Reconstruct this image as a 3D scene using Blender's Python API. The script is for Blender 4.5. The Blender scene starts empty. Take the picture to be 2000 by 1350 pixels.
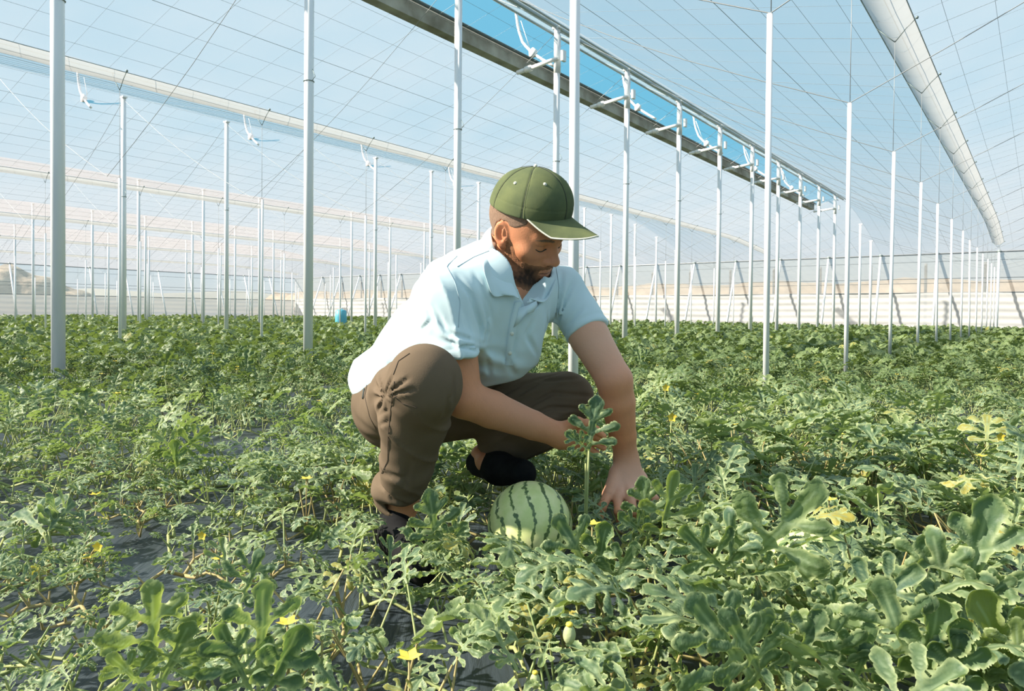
import bpy, math, random
import numpy as np
from mathutils import Vector, Matrix

# ------------------------------------------------------------------ camera, sky, sun, exposure
scn = bpy.context.scene
C = scn.collection
FPX, PITCH, ROLL, CAMZ = 1370.0, .0164, .008, .57
cam = bpy.data.objects.new('camera', bpy.data.cameras.new('camera'))
C.objects.link(cam)
cam.data.sensor_width = 36
cam.data.lens = 36 * FPX / 2000
cam.data.shift_y = -.02
cam.data.clip_start = .02
cam.data.clip_end = 2000
CM = Matrix.Rotation(math.pi / 2 - PITCH, 4, 'X') @ Matrix.Rotation(ROLL, 4, 'Z')
cam.matrix_world = Matrix.Translation((0, 0, CAMZ)) @ CM
cam.data.dof.use_dof = True
cam.data.dof.focus_distance = 1.65
cam.data.dof.aperture_fstop = 20.0
scn.camera = cam
scn.view_settings.view_transform = 'Standard'
scn.view_settings.look = 'None'
scn.view_settings.gamma = 1
scn.view_settings.exposure = 0.0
scn.cycles.max_bounces = 8
scn.cycles.transparent_max_bounces = 12
scn.cycles.diffuse_bounces = 3
scn.cycles.glossy_bounces = 2
scn.cycles.transmission_bounces = 4
scn.cycles.use_denoising = True
scn.cycles.sample_clamp_indirect = 6

world = bpy.data.worlds.new('sky')
scn.world = world
world.use_nodes = True
wn = world.node_tree
wn.nodes.clear()
wo = wn.nodes.new('ShaderNodeOutputWorld')
bg = wn.nodes.new('ShaderNodeBackground')
tc = wn.nodes.new('ShaderNodeTexCoord')
sp = wn.nodes.new('ShaderNodeSeparateXYZ')
rp = wn.nodes.new('ShaderNodeValToRGB')
wn.links.new(tc.outputs['Generated'], sp.inputs[0])
wn.links.new(sp.outputs['Z'], rp.inputs[0])
wn.links.new(rp.outputs[0], bg.inputs[0])
wn.links.new(bg.outputs[0], wo.inputs[0])
e = rp.color_ramp.elements
e[0].position = 0.0; e[0].color = (.56, .60, .62, 1)
e[1].position = .9; e[1].color = (.22, .52, .74, 1)
m_ = rp.color_ramp.elements.new(.10); m_.color = (.42, .60, .71, 1)
m_ = rp.color_ramp.elements.new(.24); m_.color = (.16, .50, .70, 1)
bg.inputs[1].default_value = 1.1

SUN_AZ, SUN_EL = math.radians(262), math.radians(36)      # azimuth clockwise from +Y
sd = Vector((math.sin(SUN_AZ) * math.cos(SUN_EL), math.cos(SUN_AZ) * math.cos(SUN_EL), math.sin(SUN_EL)))
sun = bpy.data.objects.new('sun', bpy.data.lights.new('sun', 'SUN'))
C.objects.link(sun)
sun.data.energy = 16
sun.data.angle = math.radians(1.6)
sun.data.color = (1.0, .90, .75)
sun.rotation_euler = sd.to_track_quat('Z', 'Y').to_euler()

# ------------------------------------------------------------------ helpers
CMn = np.array(CM.to_3x3())
def at(px, py, Z):
    """world point seen at photo pixel (px,py) at distance Z in front (world Y)."""
    v = CMn @ np.array([(px - 1000) / FPX, -(py - 635) / FPX, -1.0])
    return np.array([0, 0, CAMZ]) + v * (Z / v[1])
def project(P):
    q = (np.asarray(P) - [0, 0, CAMZ]) @ CMn
    return 1000 + FPX * q[..., 0] / -q[..., 2], 635 - FPX * q[..., 1] / -q[..., 2], q[..., 2]
AL = math.atan(1030 / 1370)
DV = np.array([math.sin(AL), math.cos(AL), 0]); NV = np.array([math.cos(AL), -math.sin(AL), 0])
def g(a, b, z): return NV * a + DV * b + np.array([0, 0, z])
rng = np.random.default_rng(7)

def tag(o, label=None, cat=None, group=None, kind=None):
    if label: o['label'] = label
    if cat: o['category'] = cat
    if group: o['group'] = group
    if kind: o['kind'] = kind
    return o
def empty(name, loc, label, cat, group=None):
    o = bpy.data.objects.new(name, None); C.objects.link(o); o.location = loc; o.empty_display_size = .1
    return tag(o, label, cat, group)
def mesh_obj(name, V, Fs, mat, parent=None, smooth=True, attrs=None, origin=None):
    """V (n,3); Fs: list of faces or (m,3)/(m,4) array"""
    V = np.asarray(V, dtype=np.float32).copy()
    if parent is not None: V = V - np.array(parent_world(parent), dtype=np.float32)
    elif origin is not None: V = V - np.array(origin, dtype=np.float32)
    me = bpy.data.meshes.new(name)
    if isinstance(Fs, np.ndarray):
        m, k = Fs.shape
        me.vertices.add(len(V)); me.vertices.foreach_set('co', V.ravel())
        me.loops.add(m * k); me.loops.foreach_set('vertex_index', Fs.astype(np.int32).ravel())
        me.polygons.add(m); me.polygons.foreach_set('loop_start', np.arange(0, m * k, k, dtype=np.int32))
        me.polygons.foreach_set('loop_total', np.full(m, k, dtype=np.int32))
        me.update(calc_edges=True)
    else:
        me.from_pydata(V.tolist(), [], [list(map(int, f)) for f in Fs]); me.update()
    if smooth: me.polygons.foreach_set('use_smooth', np.ones(len(me.polygons), dtype=bool))
    if attrs:
        for nm, arr in attrs.items():
            arr = np.asarray(arr, dtype=np.float32)
            if arr.ndim == 1:
                at_ = me.attributes.new(nm, 'FLOAT', 'POINT'); at_.data.foreach_set('value', arr)
            else:
                if arr.shape[1] == 3: arr = np.concatenate([arr, np.ones((len(arr), 1), np.float32)], 1)
                at_ = me.attributes.new(nm, 'FLOAT_COLOR', 'POINT'); at_.data.foreach_set('color', arr.ravel())
    o = bpy.data.objects.new(name, me); C.objects.link(o)
    if mat: me.materials.append(mat)
    if parent is not None: o.parent = parent
    elif origin is not None: o.location = origin
    return o
def parent_world(o):
    p = np.array(o.location)
    while o.parent: o = o.parent; p = p + np.array(o.location)
    return p
class MB:
    def __init__(s): s.V = []; s.F = []; s.n = 0
    def add(s, V, F):
        V = np.asarray(V, float)
        s.V.append(V); s.F += [[i + s.n for i in f] for f in F]; s.n += len(V)
    def tube(s, pts, r, k=8, cap=True):
        pts = np.asarray(pts, float); m = len(pts)
        r = np.full(m, r) if np.isscalar(r) else np.asarray(r)
        T = np.gradient(pts, axis=0); T /= np.linalg.norm(T, axis=1)[:, None] + 1e-12
        up = np.array([0, 0, 1.]) if abs(T[0, 2]) < .9 else np.array([1., 0, 0])
        V = []
        for i in range(m):
            a = np.cross(T[i], up); a /= np.linalg.norm(a) + 1e-12; b = np.cross(a, T[i]); up = b
            ang = np.arange(k) * 2 * np.pi / k
            V.append(pts[i] + r[i] * (np.cos(ang)[:, None] * a + np.sin(ang)[:, None] * b))
        F = []
        for i in range(m - 1):
            for j in range(k):
                F.append([i * k + j, (i + 1) * k + j, (i + 1) * k + (j + 1) % k, i * k + (j + 1) % k])
        if cap: F.append(list(range(k))); F.append([(m - 1) * k + j for j in range(k)][::-1])
        s.add(np.concatenate(V), F)
    def box(s, c, ax, ay, az):
        c, ax, ay, az = map(np.asarray, (c, ax, ay, az))
        V = [c + i * ax + j * ay + k * az for i in (-1, 1) for j in (-1, 1) for k in (-1, 1)]
        s.add(V, [[0, 1, 3, 2], [4, 6, 7, 5], [0, 4, 5, 1], [2, 3, 7, 6], [0, 2, 6, 4], [1, 5, 7, 3]])
    def grid(s, G, closed=False):
        G = np.asarray(G, float); n, m = G.shape[:2]
        F = [[i * m + j, i * m + j + 1, (i + 1) * m + j + 1, (i + 1) * m + j] for i in range(n - 1) for j in range(m - 1)]
        s.add(G.reshape(-1, 3), F)
    def sphere(s, c, r, seg=12, rings=8):
        c = np.asarray(c); r = np.broadcast_to(r, 3)
        V = [c + r * [0, 0, 1]]
        for i in range(1, rings):
            t = np.pi * i / rings
            for j in range(seg):
                p = 2 * np.pi * j / seg; V.append(c + r * [np.sin(t) * np.cos(p), np.sin(t) * np.sin(p), np.cos(t)])
        V.append(c - r * [0, 0, 1]); F = []
        for j in range(seg): F.append([0, 1 + j, 1 + (j + 1) % seg])
        for i in range(rings - 2):
            for j in range(seg):
                a = 1 + i * seg; F.append([a + j, a + seg + j, a + seg + (j + 1) % seg, a + (j + 1) % seg])
        l = len(V) - 1; a = 1 + (rings - 2) * seg
        for j in range(seg): F.append([l, a + (j + 1) % seg, a + j])
        s.add(V, F)
    def build(s, name, mat, parent=None, smooth=True, origin=None):
        return mesh_obj(name, np.concatenate(s.V), s.F, mat, parent, smooth, origin=origin)

# ------------------------------------------------------------------ materials
def mat(name, col=(.5, .5, .5), rough=.6, metal=0, spec=.5, sss=0, coat=0):
    m = bpy.data.materials.new(name); m.use_nodes = True
    b = m.node_tree.nodes['Principled BSDF']
    b.inputs['Base Color'].default_value = (*col, 1); b.inputs['Roughness'].default_value = rough
    b.inputs['Metallic'].default_value = metal; b.inputs['Specular IOR Level'].default_value = spec
    if coat: b.inputs['Coat Weight'].default_value = coat; b.inputs['Coat Roughness'].default_value = .25
    if sss:
        b.inputs['Subsurface Weight'].default_value = sss; b.inputs['Subsurface Radius'].default_value = (.8, .35, .2)
        b.inputs['Subsurface Scale'].default_value = .008
    return m
def N(m, t, **kw):
    n = m.node_tree.nodes.new('ShaderNode' + t)
    for k, v in kw.items():
        if k in n.inputs: n.inputs[k].default_value = v
        else: setattr(n, k, v)
    return n
def L(m, a, b): m.node_tree.links.new(a, b)
def BS(m): return m.node_tree.nodes['Principled BSDF']
def ramp(m, stops, src):
    r = N(m, 'ValToRGB'); el = r.color_ramp.elements
    el[0].position, el[0].color = stops[0][0], (*stops[0][1], 1)
    el[1].position, el[1].color = stops[-1][0], (*stops[-1][1], 1)
    for p_, c_ in stops[1:-1]:
        x = el.new(p_); x.color = (*c_, 1)
    L(m, src, r.inputs[0]); return r
def bump(m, src, strength=.3, dist=.01):
    b = N(m, 'Bump', Strength=strength, Distance=dist); L(m, src, b.inputs['Height']); L(m, b.outputs[0], BS(m).inputs['Normal']); return b
def vary(m, c1, c2, scale=5, detail=4, coord='Object', bumps=0, bd=.01, stretch=None, bscale=None):
    t = N(m, 'TexCoord'); src = t.outputs[coord]
    if stretch:
        mp = N(m, 'Mapping'); mp.inputs['Scale'].default_value = stretch; L(m, src, mp.inputs[0]); src = mp.outputs[0]
    n = N(m, 'TexNoise', Scale=scale, Detail=detail); L(m, src, n.inputs['Vector'])
    r = ramp(m, [(.3, c1), (.7, c2)], n.outputs[0]); L(m, r.outputs[0], BS(m).inputs['Base Color'])
    if bumps:
        if bscale:
            n = N(m, 'TexNoise', Scale=bscale, Detail=3); L(m, src, n.inputs['Vector'])
        bump(m, n.outputs[0], bumps, bd)
    return m
def film_mat(name, tr, col, rough_tex=(.5, .5, .5), scale=1.5, dif=.35):
    """thin polythene film or net: lets tr of the light straight through, scatters the rest"""
    m = bpy.data.materials.new(name); m.use_nodes = True; nt = m.node_tree; nt.nodes.clear()
    out = nt.nodes.new('ShaderNodeOutputMaterial'); T = nt.nodes.new('ShaderNodeBsdfTransparent')
    TL = nt.nodes.new('ShaderNodeBsdfTranslucent'); D = nt.nodes.new('ShaderNodeBsdfDiffuse')
    m1 = nt.nodes.new('ShaderNodeMixShader'); m2 = nt.nodes.new('ShaderNodeMixShader')
    TL.inputs[0].default_value = (*col, 1); D.inputs[0].default_value = (*col, 1)
    nt.links.new(TL.outputs[0], m1.inputs[1]); nt.links.new(D.outputs[0], m1.inputs[2]); m1.inputs[0].default_value = dif
    tcn = nt.nodes.new('ShaderNodeTexCoord'); mp = nt.nodes.new('ShaderNodeMapping'); nz = nt.nodes.new('ShaderNodeTexNoise')
    mp.inputs['Scale'].default_value = rough_tex; nz.inputs['Scale'].default_value = scale; nz.inputs['Detail'].default_value = 4
    nt.links.new(tcn.outputs['Object'], mp.inputs[0]); nt.links.new(mp.outputs[0], nz.inputs['Vector'])
    mr = nt.nodes.new('ShaderNodeMapRange'); mr.inputs[1].default_value = .3; mr.inputs[2].default_value = .7
    mr.inputs[3].default_value = 1 - tr - .03; mr.inputs[4].default_value = 1 - tr + .03
    nt.links.new(nz.outputs[0], mr.inputs[0]); nt.links.new(mr.outputs[0], m2.inputs[0])
    T.inputs[0].default_value = (.97, .985, 1, 1)
    nt.links.new(T.outputs[0], m2.inputs[1]); nt.links.new(m1.outputs[0], m2.inputs[2]); nt.links.new(m2.outputs[0], out.inputs[0])
    return m
M = {}
M['film'] = film_mat('roof_film', .66, (.55, .475, .46))
M['film_gutter'] = film_mat('gutter_film', .28, (.44, .44, .43), (1, 1, 1), 3)
M['film_flap'] = film_mat('flap_film', .35, (.60, .66, .68), (1, 1, 1), 2)
M['net'] = film_mat('wall_net', .42, (.50, .50, .49), (.3, .3, 3), 2, .7)
M['net_clear'] = film_mat('clear_net', .72, (.72, .74, .74), (.3, .3, 3), 2, .7)
M['wall_film'] = film_mat('wall_film', .10, (.60, .60, .595), (.25, .25, 5), 2.5, .8)
M['galv'] = vary(mat('galvanised_steel', rough=.36, metal=.08, spec=.5), (.82, .84, .85), (.93, .94, .95), 14, 5, stretch=(1, 1, .15))
M['wire'] = mat('steel_wire', (.38, .46, .51), .5, .2)
M['cable'] = mat('steel_cable', (.30, .32, .33), .5, .4)
M['rail'] = vary(mat('weathered_rail', rough=.7), (.16, .15, .11), (.42, .43, .38), 3, 5, stretch=(1, 1, 1))
M['white_metal'] = mat('white_painted_steel', (.85, .87, .87), .4)
M['hook'] = mat('wire_hook', (.22, .28, .27), .5, .4)
# ------------------------------------------------------------------ ground and greenhouse shell
GROUND = mat('black_mulch_film', rough=.42, spec=.5)
t_ = N(GROUND, 'TexCoord')
mp_ = N(GROUND, 'Mapping'); mp_.inputs['Rotation'].default_value = (0, 0, AL - .25); mp_.inputs['Scale'].default_value = (1, .16, 1)
mp_.inputs['Rotation'].default_value = (0, 0, -math.radians(80)); L(GROUND, t_.outputs['Object'], mp_.inputs[0])
n1 = N(GROUND, 'TexNoise', Scale=26, Detail=5, Distortion=.6); L(GROUND, mp_.outputs[0], n1.inputs['Vector'])
n2 = N(GROUND, 'TexNoise', Scale=2.2, Detail=4); L(GROUND, t_.outputs['Object'], n2.inputs['Vector'])
r1 = ramp(GROUND, [(.40, (.030, .040, .050)), (.62, (.045, .060, .072)), (.74, (.16, .135, .11))], n2.outputs[0])
L(GROUND, r1.outputs[0], BS(GROUND).inputs['Base Color'])
bump(GROUND, n1.outputs[0], .9, .012)
def ground_z(x, y):
    return .012 * np.sin(x * 3.1 + y * 1.3) + .009 * np.sin(x * 7.3 - y * 5.1) + .004 * np.sin(17 * x + 3) * np.sin(13 * y)
gx = np.arange(-4, 5.01, .06); gy = np.arange(.0, 8.01, .06)
X, Y = np.meshgrid(gx, gy)
edge = np.clip(np.minimum.reduce([X + 4, 5 - X, Y, 8 - Y]) / .3, 0, 1)
G = np.stack([X, Y, ground_z(X, Y) * edge], -1)
mb = MB(); mb.grid(G)
big = [(-90, -30), (90, -30), (90, 120), (-90, 120)]; sm = [(-4, 0), (5.0, 0), (5.0, 7.98), (-4, 7.98)]
mb.add([(*p, 0) for p in big] + [(*p, 0) for p in sm], [[0, 1, 5, 4], [1, 2, 6, 5], [2, 3, 7, 6], [3, 0, 4, 7]])
fl = mb.build('floor', GROUND); tag(fl, kind='structure')

RIDGES = [round(-5.23 - 8 * k, 2) for k in range(0, 5)] + [2.77, 10.77]
GUTTERS = [round(-1.2 - 8 * k, 2) for k in range(0, 6)] + [6.8]
ZR, ZG, B1, BE, AW, ZW = 4.46, 3.52, 25.2, 32.2, -44.6, 3.06
def roof_z(a, b):
    zs = ZR if True else 0
    d = min(abs(a - r) for r in RIDGES)
    z = ZR - (ZR - ZG) * min(d, 4.03) / 4.03
    if b > B1: z = z + (ZW - z) * min(1, (b - B1) / (BE - B1)) ** 1.3
    if a < -41.2: z = z + (ZW - z) * min(1, (-41.2 - a) / 3.4)
    return z
VA0, VA1, VB0, VB1 = -6.02, -5.26, 3.0, 24.8      # the open vent
mb = MB()
avals = sorted(set([AW, -41.2] + RIDGES + GUTTERS + [VA0, VA1, 12.0] + [r - 2 for r in RIDGES] + [r + 2 for r in RIDGES if r < 9]))
bvals = list(np.arange(-8, 24.5, 4.0)) + [VB1, 25.2, 27, 29, 31, 32.2]
bvals = sorted(set([VB0] + bvals))
idx = {}
Vv = []
for i, a in enumerate(avals):
    for j, b in enumerate(bvals):
        idx[i, j] = len(Vv); Vv.append(g(a, b, roof_z(a, b)))
Ff = []
for i in range(len(avals) - 1):
    for j in range(len(bvals) - 1):
        am = (avals[i] + avals[i + 1]) / 2; bm = (bvals[j] + bvals[j + 1]) / 2
        if VA0 < am < VA1 and VB0 < bm < VB1: continue
        Ff.append([idx[i, j], idx[i + 1, j], idx[i + 1, j + 1], idx[i, j + 1]])
ceil = mesh_obj('ceiling', Vv, Ff, M['film'], smooth=False); tag(ceil, kind='structure')
# the net of wires under the film
mb = MB()
def clip_line(pts, r):
    mb.tube(pts, r, 3, False)
a = AW + .2
k = 0
while a < 11:
    if not (VA0 + .05 < a < VA1 - .05):
        pts = [g(a, b, roof_z(a, b) - .03) for b in (-8, 0, 8, 16, 25.2, 27, 29, 31, 32.2)]
        clip_line(pts, .0020 if k % 4 else .0036)
    else:
        clip_line([g(a, b, roof_z(a, b) - .03) for b in (-8, 25.2)], .002)
    a += .40; k += 1
for k, b in enumerate(np.arange(-7.6, 32, .50)):
    pts = [g(a, b, roof_z(a, b) - .035) for a in sorted([AW, -41.2] + RIDGES + GUTTERS + [11.9])]
    clip_line(pts, .0014 if k % 4 else .0026)
mb.build('wire_net', M['wire'], ceil)
# vent: rolled rail along its lower edge, white rails along the ridge, raised flap
vent = empty('roof_vent', g(VA1, 9, ZR), 'long open roof vent showing blue sky along the ridge above the man', 'roof vent')
mb = MB()
zl = roof_z(VA0, 0)
mb.box(g(VA0 - .06, (VB0 + VB1) / 2, zl - .06), NV * .012, DV * (VB1 - VB0) / 2, [0, 0, .10])
mb.box(g(VA0 - .12, (VB0 + VB1) / 2, zl - .15), NV * .075, DV * (VB1 - VB0) / 2, [0, 0, .012])
mb.build('lower_rail', M['rail'], vent, smooth=False)
mb = MB(); mb.tube([g(VA0, VB0, zl + .03), g(VA0, VB1, zl + .03)], .022, 8)
mb.build('lower_tube', mat('dark_tube', (.10, .13, .13), .5), vent)
mb = MB()
for da, dz, r in ((.02, -.02, .026), (.14, -.05, .015), (-.13, -.03, .012)):
    mb.tube([g(VA1 + da, VB0, ZR + dz - .02), g(VA1 + da, VB1 + .3, ZR + dz - .02)], r, 8)
mb.build('ridge_tube', mat('ridge_tube_steel', (.45, .52, .54), .5, .3), vent)
mb = MB(); G = []
for t in np.linspace(0, 1, 5):
    G.append([g(VA1 + .06 - 1.10 * t, b, ZR + .04 + .57 * t + .02 * math.sin(b * 2.2) * math.sin(t * 3)) for b in np.arange(VB0, VB1 + .1, .5)])
mb.grid(G); mb.build('raised_flap', M['film_flap'], vent)
mb = MB(); mb.tube([g(VA1 - 1.04, VB0, ZR + .60), g(VA1 - 1.04, VB1, ZR + .60)], .024, 8); mb.tube([g(VA1 - .55, VB0, ZR + .34), g(VA1 - .55, VB1, ZR + .34)], .010, 6)
for b in np.arange(VB0, VB1, 1.6): mb.tube([g(VA1, b, ZR + .02), g(VA1 - 1.04, b, ZR + .60)], .009, 5)
mb.build('flap_frame', bpy.data.materials.get('ridge_tube_steel'), vent)
# posts
def post(name, a, b, z1, r, label, cat, group=None, lean=0, zb=-.02, steel=None):
    base = g(a, b, 0)
    top = g(a, b, z1) + NV * lean
    mb = MB(); mb.tube([base + [0, 0, zb], base * .5 + top * .5, top], r, 18)
    t = empty(name, base, label, cat, group)
    mb.build('pipe', M['galv'], t)
    return t
def vis(a, b, z, margin=60):
    p = g(a, b, 0)
    if p[1] < .5: return False
    x0, _, _ = project(p); x1, _, _ = project(g(a, b, z))
    return (x0 > -margin or x1 > -margin) and (x0 < 2000 + margin or x1 < 2000 + margin)
def order_word(i, n): return ''
rowdesc = {-5.23: 'under the open vent', -13.23: 'in the second tall row, beyond the nearest thin-post row', -21.23: 'in the third tall row away', -29.23: 'in the fourth tall row away', -37.23: 'in the farthest tall row', 2.77: 'right of the scene', 10.77: 'far right'}
gutdesc = {-1.2: 'in the row right behind the man', -9.2: 'in the row under the nearer gutter at left', -17.2: 'in the second thin row away at left', -25.2: 'in the third thin row away', -33.2: 'in the fourth thin row away', -41.2: 'in the farthest thin row', 6.8: 'far right'}
special = {(-5.23, 1.92): 'thickest white steel post in the picture, at far left rising from a mulch mound',
           (-5.23, 3.92): 'tall thick white post between the mound post and the man',
           (-5.23, 5.92): 'tall thick white post rising just left of the green cap',
           (-5.23, 7.92): 'white post directly behind the top of the green cap',
           (-1.2, 1.93): 'thick-looking near post standing right behind the brim of the cap',
           (-1.2, 3.93): 'slim grey post in the field right of the man, nearest on that side',
           (-1.2, 5.93): 'slim grey post right of the man, second in its row',
           (-13.23, 3.92): 'white post cut by the left edge of the picture'}
tie = []
for a in RIDGES:
    for i in range(-1, 15):
        b = 3.92 + 2 * (i)
        if b > 31: continue
        if b > B1 + .5:
            z1 = roof_z(a, b) - .16
        else: z1 = 4.39
        if not vis(a, b, z1): continue
        lab = special.get((a, round(b, 2)))
        grp = None
        if not lab:
            lab = 'tall white galvanised post %s' % rowdesc[a]; grp = 'tall ridge posts ' + rowdesc[a]
        t = post('greenhouse_post', a, b, z1, .042, lab, 'post', grp, lean=rng.normal(0, .006))
        mb = MB(); p = g(a, b, z1)
        mb.box(p + [0, 0, .015], NV * .06, DV * .04, [0, 0, .015]); mb.build('post_cap', M['galv'], t, smooth=False)
        if b < 14 and a > -15:      # guy-wire clip
            mb = MB(); q = g(a, b, 2.62)
            mb.tube([q + NV * (.046 * math.cos(u)) + DV * (.046 * math.sin(u)) for u in np.linspace(0, 6.28, 14)], .004, 5)
            mb.tube([q + NV * .046, q + NV * .09 + np.array([0, 0, .03]), q + NV * .05 + np.array([0, 0, .10])], .003, 5)
            mb.build('wire_clip', M['hook'], t)
for a in GUTTERS:
    for i in range(-1, 15):
        b = (3.93 if a > -5 else 4.07) + 2 * i
        if b > 31 or not vis(a, b, 2.2): continue
        lab = special.get((a, round(b, 2)))
        grp = None
        if not lab:
            lab = 'slim grey post %s' % gutdesc[a]; grp = 'slim gutter posts ' + gutdesc[a]
        t = post('support_post', a, b, 2.22, .0165 if a > -5 else .019, lab, 'post', grp, lean=rng.normal(0, .01))
        zt = 3.30 if b < B1 else roof_z(a, b) - .2
        if zt > 2.3:
            mb = MB(); mb.tube([g(a, b, 2.2), g(a, b, 3.33)], .0028, 4)
            mb.build('hanger_wire', M['cable'], t)
# tie cables across, from post top to post top
for b in np.arange(3.92, 31, 2):
    pts = []
    for a in sorted(RIDGES + GUTTERS):
        pts.append((a, 4.36 if a in RIDGES else 2.22))
    mb = MB()
    for (a0, z0), (a1, z1) in zip(pts, pts[1:]):
        if b > B1 and (z0 > 3.4 or z1 > 3.4): z0 = min(z0, 3.5); z1 = min(z1, 3.5)
        q = [g(a0 + (a1 - a0) * t, b, z0 + (z1 - z0) * t - .12 * math.sin(math.pi * t)) for t in np.linspace(0, 1, 7)]
        mb.tube(q, .0035, 4, False)
    o = mb.build('tie_cable', M['cable'])
    tag(o, 'thin steel cable strung across the rows from post top to post top', 'cable', 'cross cables between post tops')
# gutters: a wide trough of film with wire hooks
for a in GUTTERS:
    if a == 6.8: continue
    gt = empty('roof_gutter', g(a, 12, ZG), {-1.2: 'curved strip of white film gutter at the upper right', -9.2: 'wide white film gutter crossing the upper left', -17.2: 'second white film gutter, below the wide one at left', -25.2: 'third white film gutter from the top at left', -33.2: 'fourth film gutter far off at left', -41.2: 'farthest film gutter at left'}[a], 'gutter')
    mb = MB(); G = []
    bs = np.arange(-8, 30.5, .5)
    for u in np.linspace(-1, 1, 9):
        G.append([g(a + .17 * u, b, (roof_z(a, b) - .10 * (1 - u * u) - .03 + .008 * math.sin(b * 5 + u * 3))) for b in bs])
    mb.grid(G); mb.build('gutter_film', M['film_gutter'], gt)
    mb = MB()
    for s in (-1, 1): mb.tube([g(a + s * .17, b, roof_z(a, b) - .035) for b in bs[::4]], .006, 5)
    mb.build('edge_wire', M['wire'], gt)
    for b in np.arange(1.93 if a > -5 else 2.07, 30, 2):
        if a < -20 and b % 4 < 2: continue
        if not vis(a, b, 3.3, 100): continue
        mb = MB(); z = roof_z(a, b)
        mb.tube([g(a + .19, b, z - .02), g(a + .10, b, z - .10), g(a, b, z - .22)], .0045, 5)
        mb.tube([g(a - .17, b, z - .03), g(a - .20, b, z + .04), g(a - .14, b, z + .02)], .004, 5)
        mb.sphere(g(a + .19, b, z - .02), .016, 8, 5)
        mb.tube([g(a - .17, b, z - .04), g(a - .08, b, z - .14), g(a, b, z - .22)], .0045, 5)
        mb.build('gutter_hook', M['hook'], gt)
# vent racks and brackets
def vent_rack(a, b, label, grp):
    z = ZR
    t = empty('vent_rack', g(a - .3, b, z - .3), label, 'vent rack', grp)
    mb = MB(); P = []
    A_ = np.array([(-1.07, .66), (-1.03, .42), (-.94, .18), (-.77, 0), (-.57, -.15), (-.39, -.27)]) * (1 if a > -10 else .8)
    for u in np.linspace(0, 5, 14):
        P.append(g(a + np.interp(u, range(6), A_[:, 0]), b, 4.39 + np.interp(u, range(6), A_[:, 1])))
    mb.tube(P, .021, 8); mb.build('rack_arc', M['white_metal'], t)
    p = P[8]; mb = MB(); mb.box(p, NV * .05, DV * .035, [0, 0, .05]); mb.sphere(p + np.array([0, 0, .05]), .035)
    mb.build('gear_box', M['white_metal'], t)
    mb = MB(); mb.tube([P[1] + DV * .10, P[6] + DV * .10], .005, 6); mb.build('drive_chain', M['galv'], t)
for k, b in enumerate(np.arange(8.42, 24, 3.35)):
    vent_rack(-5.23, b, 'curved white rack arm under the open vent', 'curved vent racks along the open vent')
for b in np.arange(5.5, 20, 3.35):
    vent_rack(-13.23, b, 'small curved white rack at the roof of the second tall row', 'curved racks on the second tall row')
for b in np.arange(7.92, 25, 2.0):
    t = empty('vent_bracket', g(-5.23, b, 4.0), 'white metal bracket reaching from a post top to the vent rail', 'bracket', 'white brackets under the open vent')
    mb = MB(); mb.tube([g(-5.18, b - .05, 3.98), g(-5.62, b - .05, 3.94)], .028, 8)
    mb.tube([g(-5.62, b - .05, 3.94), g(-5.72, b - .05, 3.93)], .042, 10)
    mb.tube([g(-5.72, b - .05, 3.93), g(-5.86, b - .05, 3.92)], .03, 10); mb.build('bracket_arm', M['white_metal'], t)
    mb = MB(); mb.box(g(-5.10, b - .05, 3.99), NV * .02, DV * .04, [0, 0, .07]); mb.build('bracket_plate', M['white_metal'], t, smooth=False)
    mb = MB(); mb.tube([g(-5.23, b, 3.80), g(-5.23, b, 4.30)], .0475, 14); mb.build('bracket_sleeve', M['white_metal'], t)

# ---- end wall (across) and long wall (left)
def wall(name, P0, P1, inward, hs):
    """P0,P1: (a,b) ends; lower white film, upper net"""
    n = 60
    mbl, mbu = MB(), MB()
    pts = [np.array(P0) + (np.array(P1) - P0) * t for t in np.linspace(0, 1, n)]
    G = [[g(p[0], p[1], z) + (NV * inward[0] + DV * inward[1]) * (.03 * math.sin(i * .9 + z * 4) + 0.016 * math.sin(z * 23 + .6 * math.sin(i * .4))) for i, p in enumerate(pts)] for z in np.linspace(0, hs, 30)]
    mbl.grid(G)
    G = [[g(p[0], p[1], z) for i, p in enumerate(pts)] for z in np.linspace(hs - .05, ZW, 4)]
    mbu.grid(G)
    w = mbu.build(name, M['net_clear' if name == 'wall_left' else 'net'], smooth=False); tag(w, kind='structure')
    mbl.build('lower_film', M['wall_film'], w)
    mb = MB()
    for z, r in ((ZW, .03), (2.08, .012), (1.9, .01), (hs, .02), (2.75, .008)):
        mb.tube([g(*P0, z), g(*P1, z)], r, 6)
    mb.build('wall_wire', M['cable'], w)
    return w
wall('wall_back', (AW, BE), (12, BE), (0, -1), 1.52)
wall('wall_left', (AW, -8), (AW, BE), (1, 0), 1.42)
dark = mat('dark_post', (.10, .11, .12), .6)
def brace(a, b, da, db, label, grp):
    t = empty('wall_brace', g(a, b, 0), label, 'brace', grp)
    mb = MB(); mb.tube([g(a + da, b + db, -.02), g(a, b, ZW)], .045, 8); mb.build('brace_pipe', M['galv'], t)
    mb = MB(); mb.sphere(g(a, b, ZW), .07); mb.build('joint', M['hook'], t)
for a in np.arange(-1.25, -43, -2.0):
    brace(a, BE - .06, 0, -1.15, 'slanting white pipe propping the back wall', 'slanting pipes along the back wall')
    if a < 0:
        t = empty('fence_post', g(a - .45, BE + .5, 0), 'dark upright post seen through the back wall net', 'post', 'dark posts outside the back wall')
        mb = MB(); mb.tube([g(a - .45, BE + .5, 0), g(a - .45, BE + .5, 2.72)], .055, 8); mb.build('pipe', dark, t)
for b in np.arange(-4, 31, 2.0):
    if vis(AW, b, 3):
        brace(AW + .06, b, 1.15, 0, 'slanting white pipe propping the left wall', 'slanting pipes along the left wall')
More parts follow.
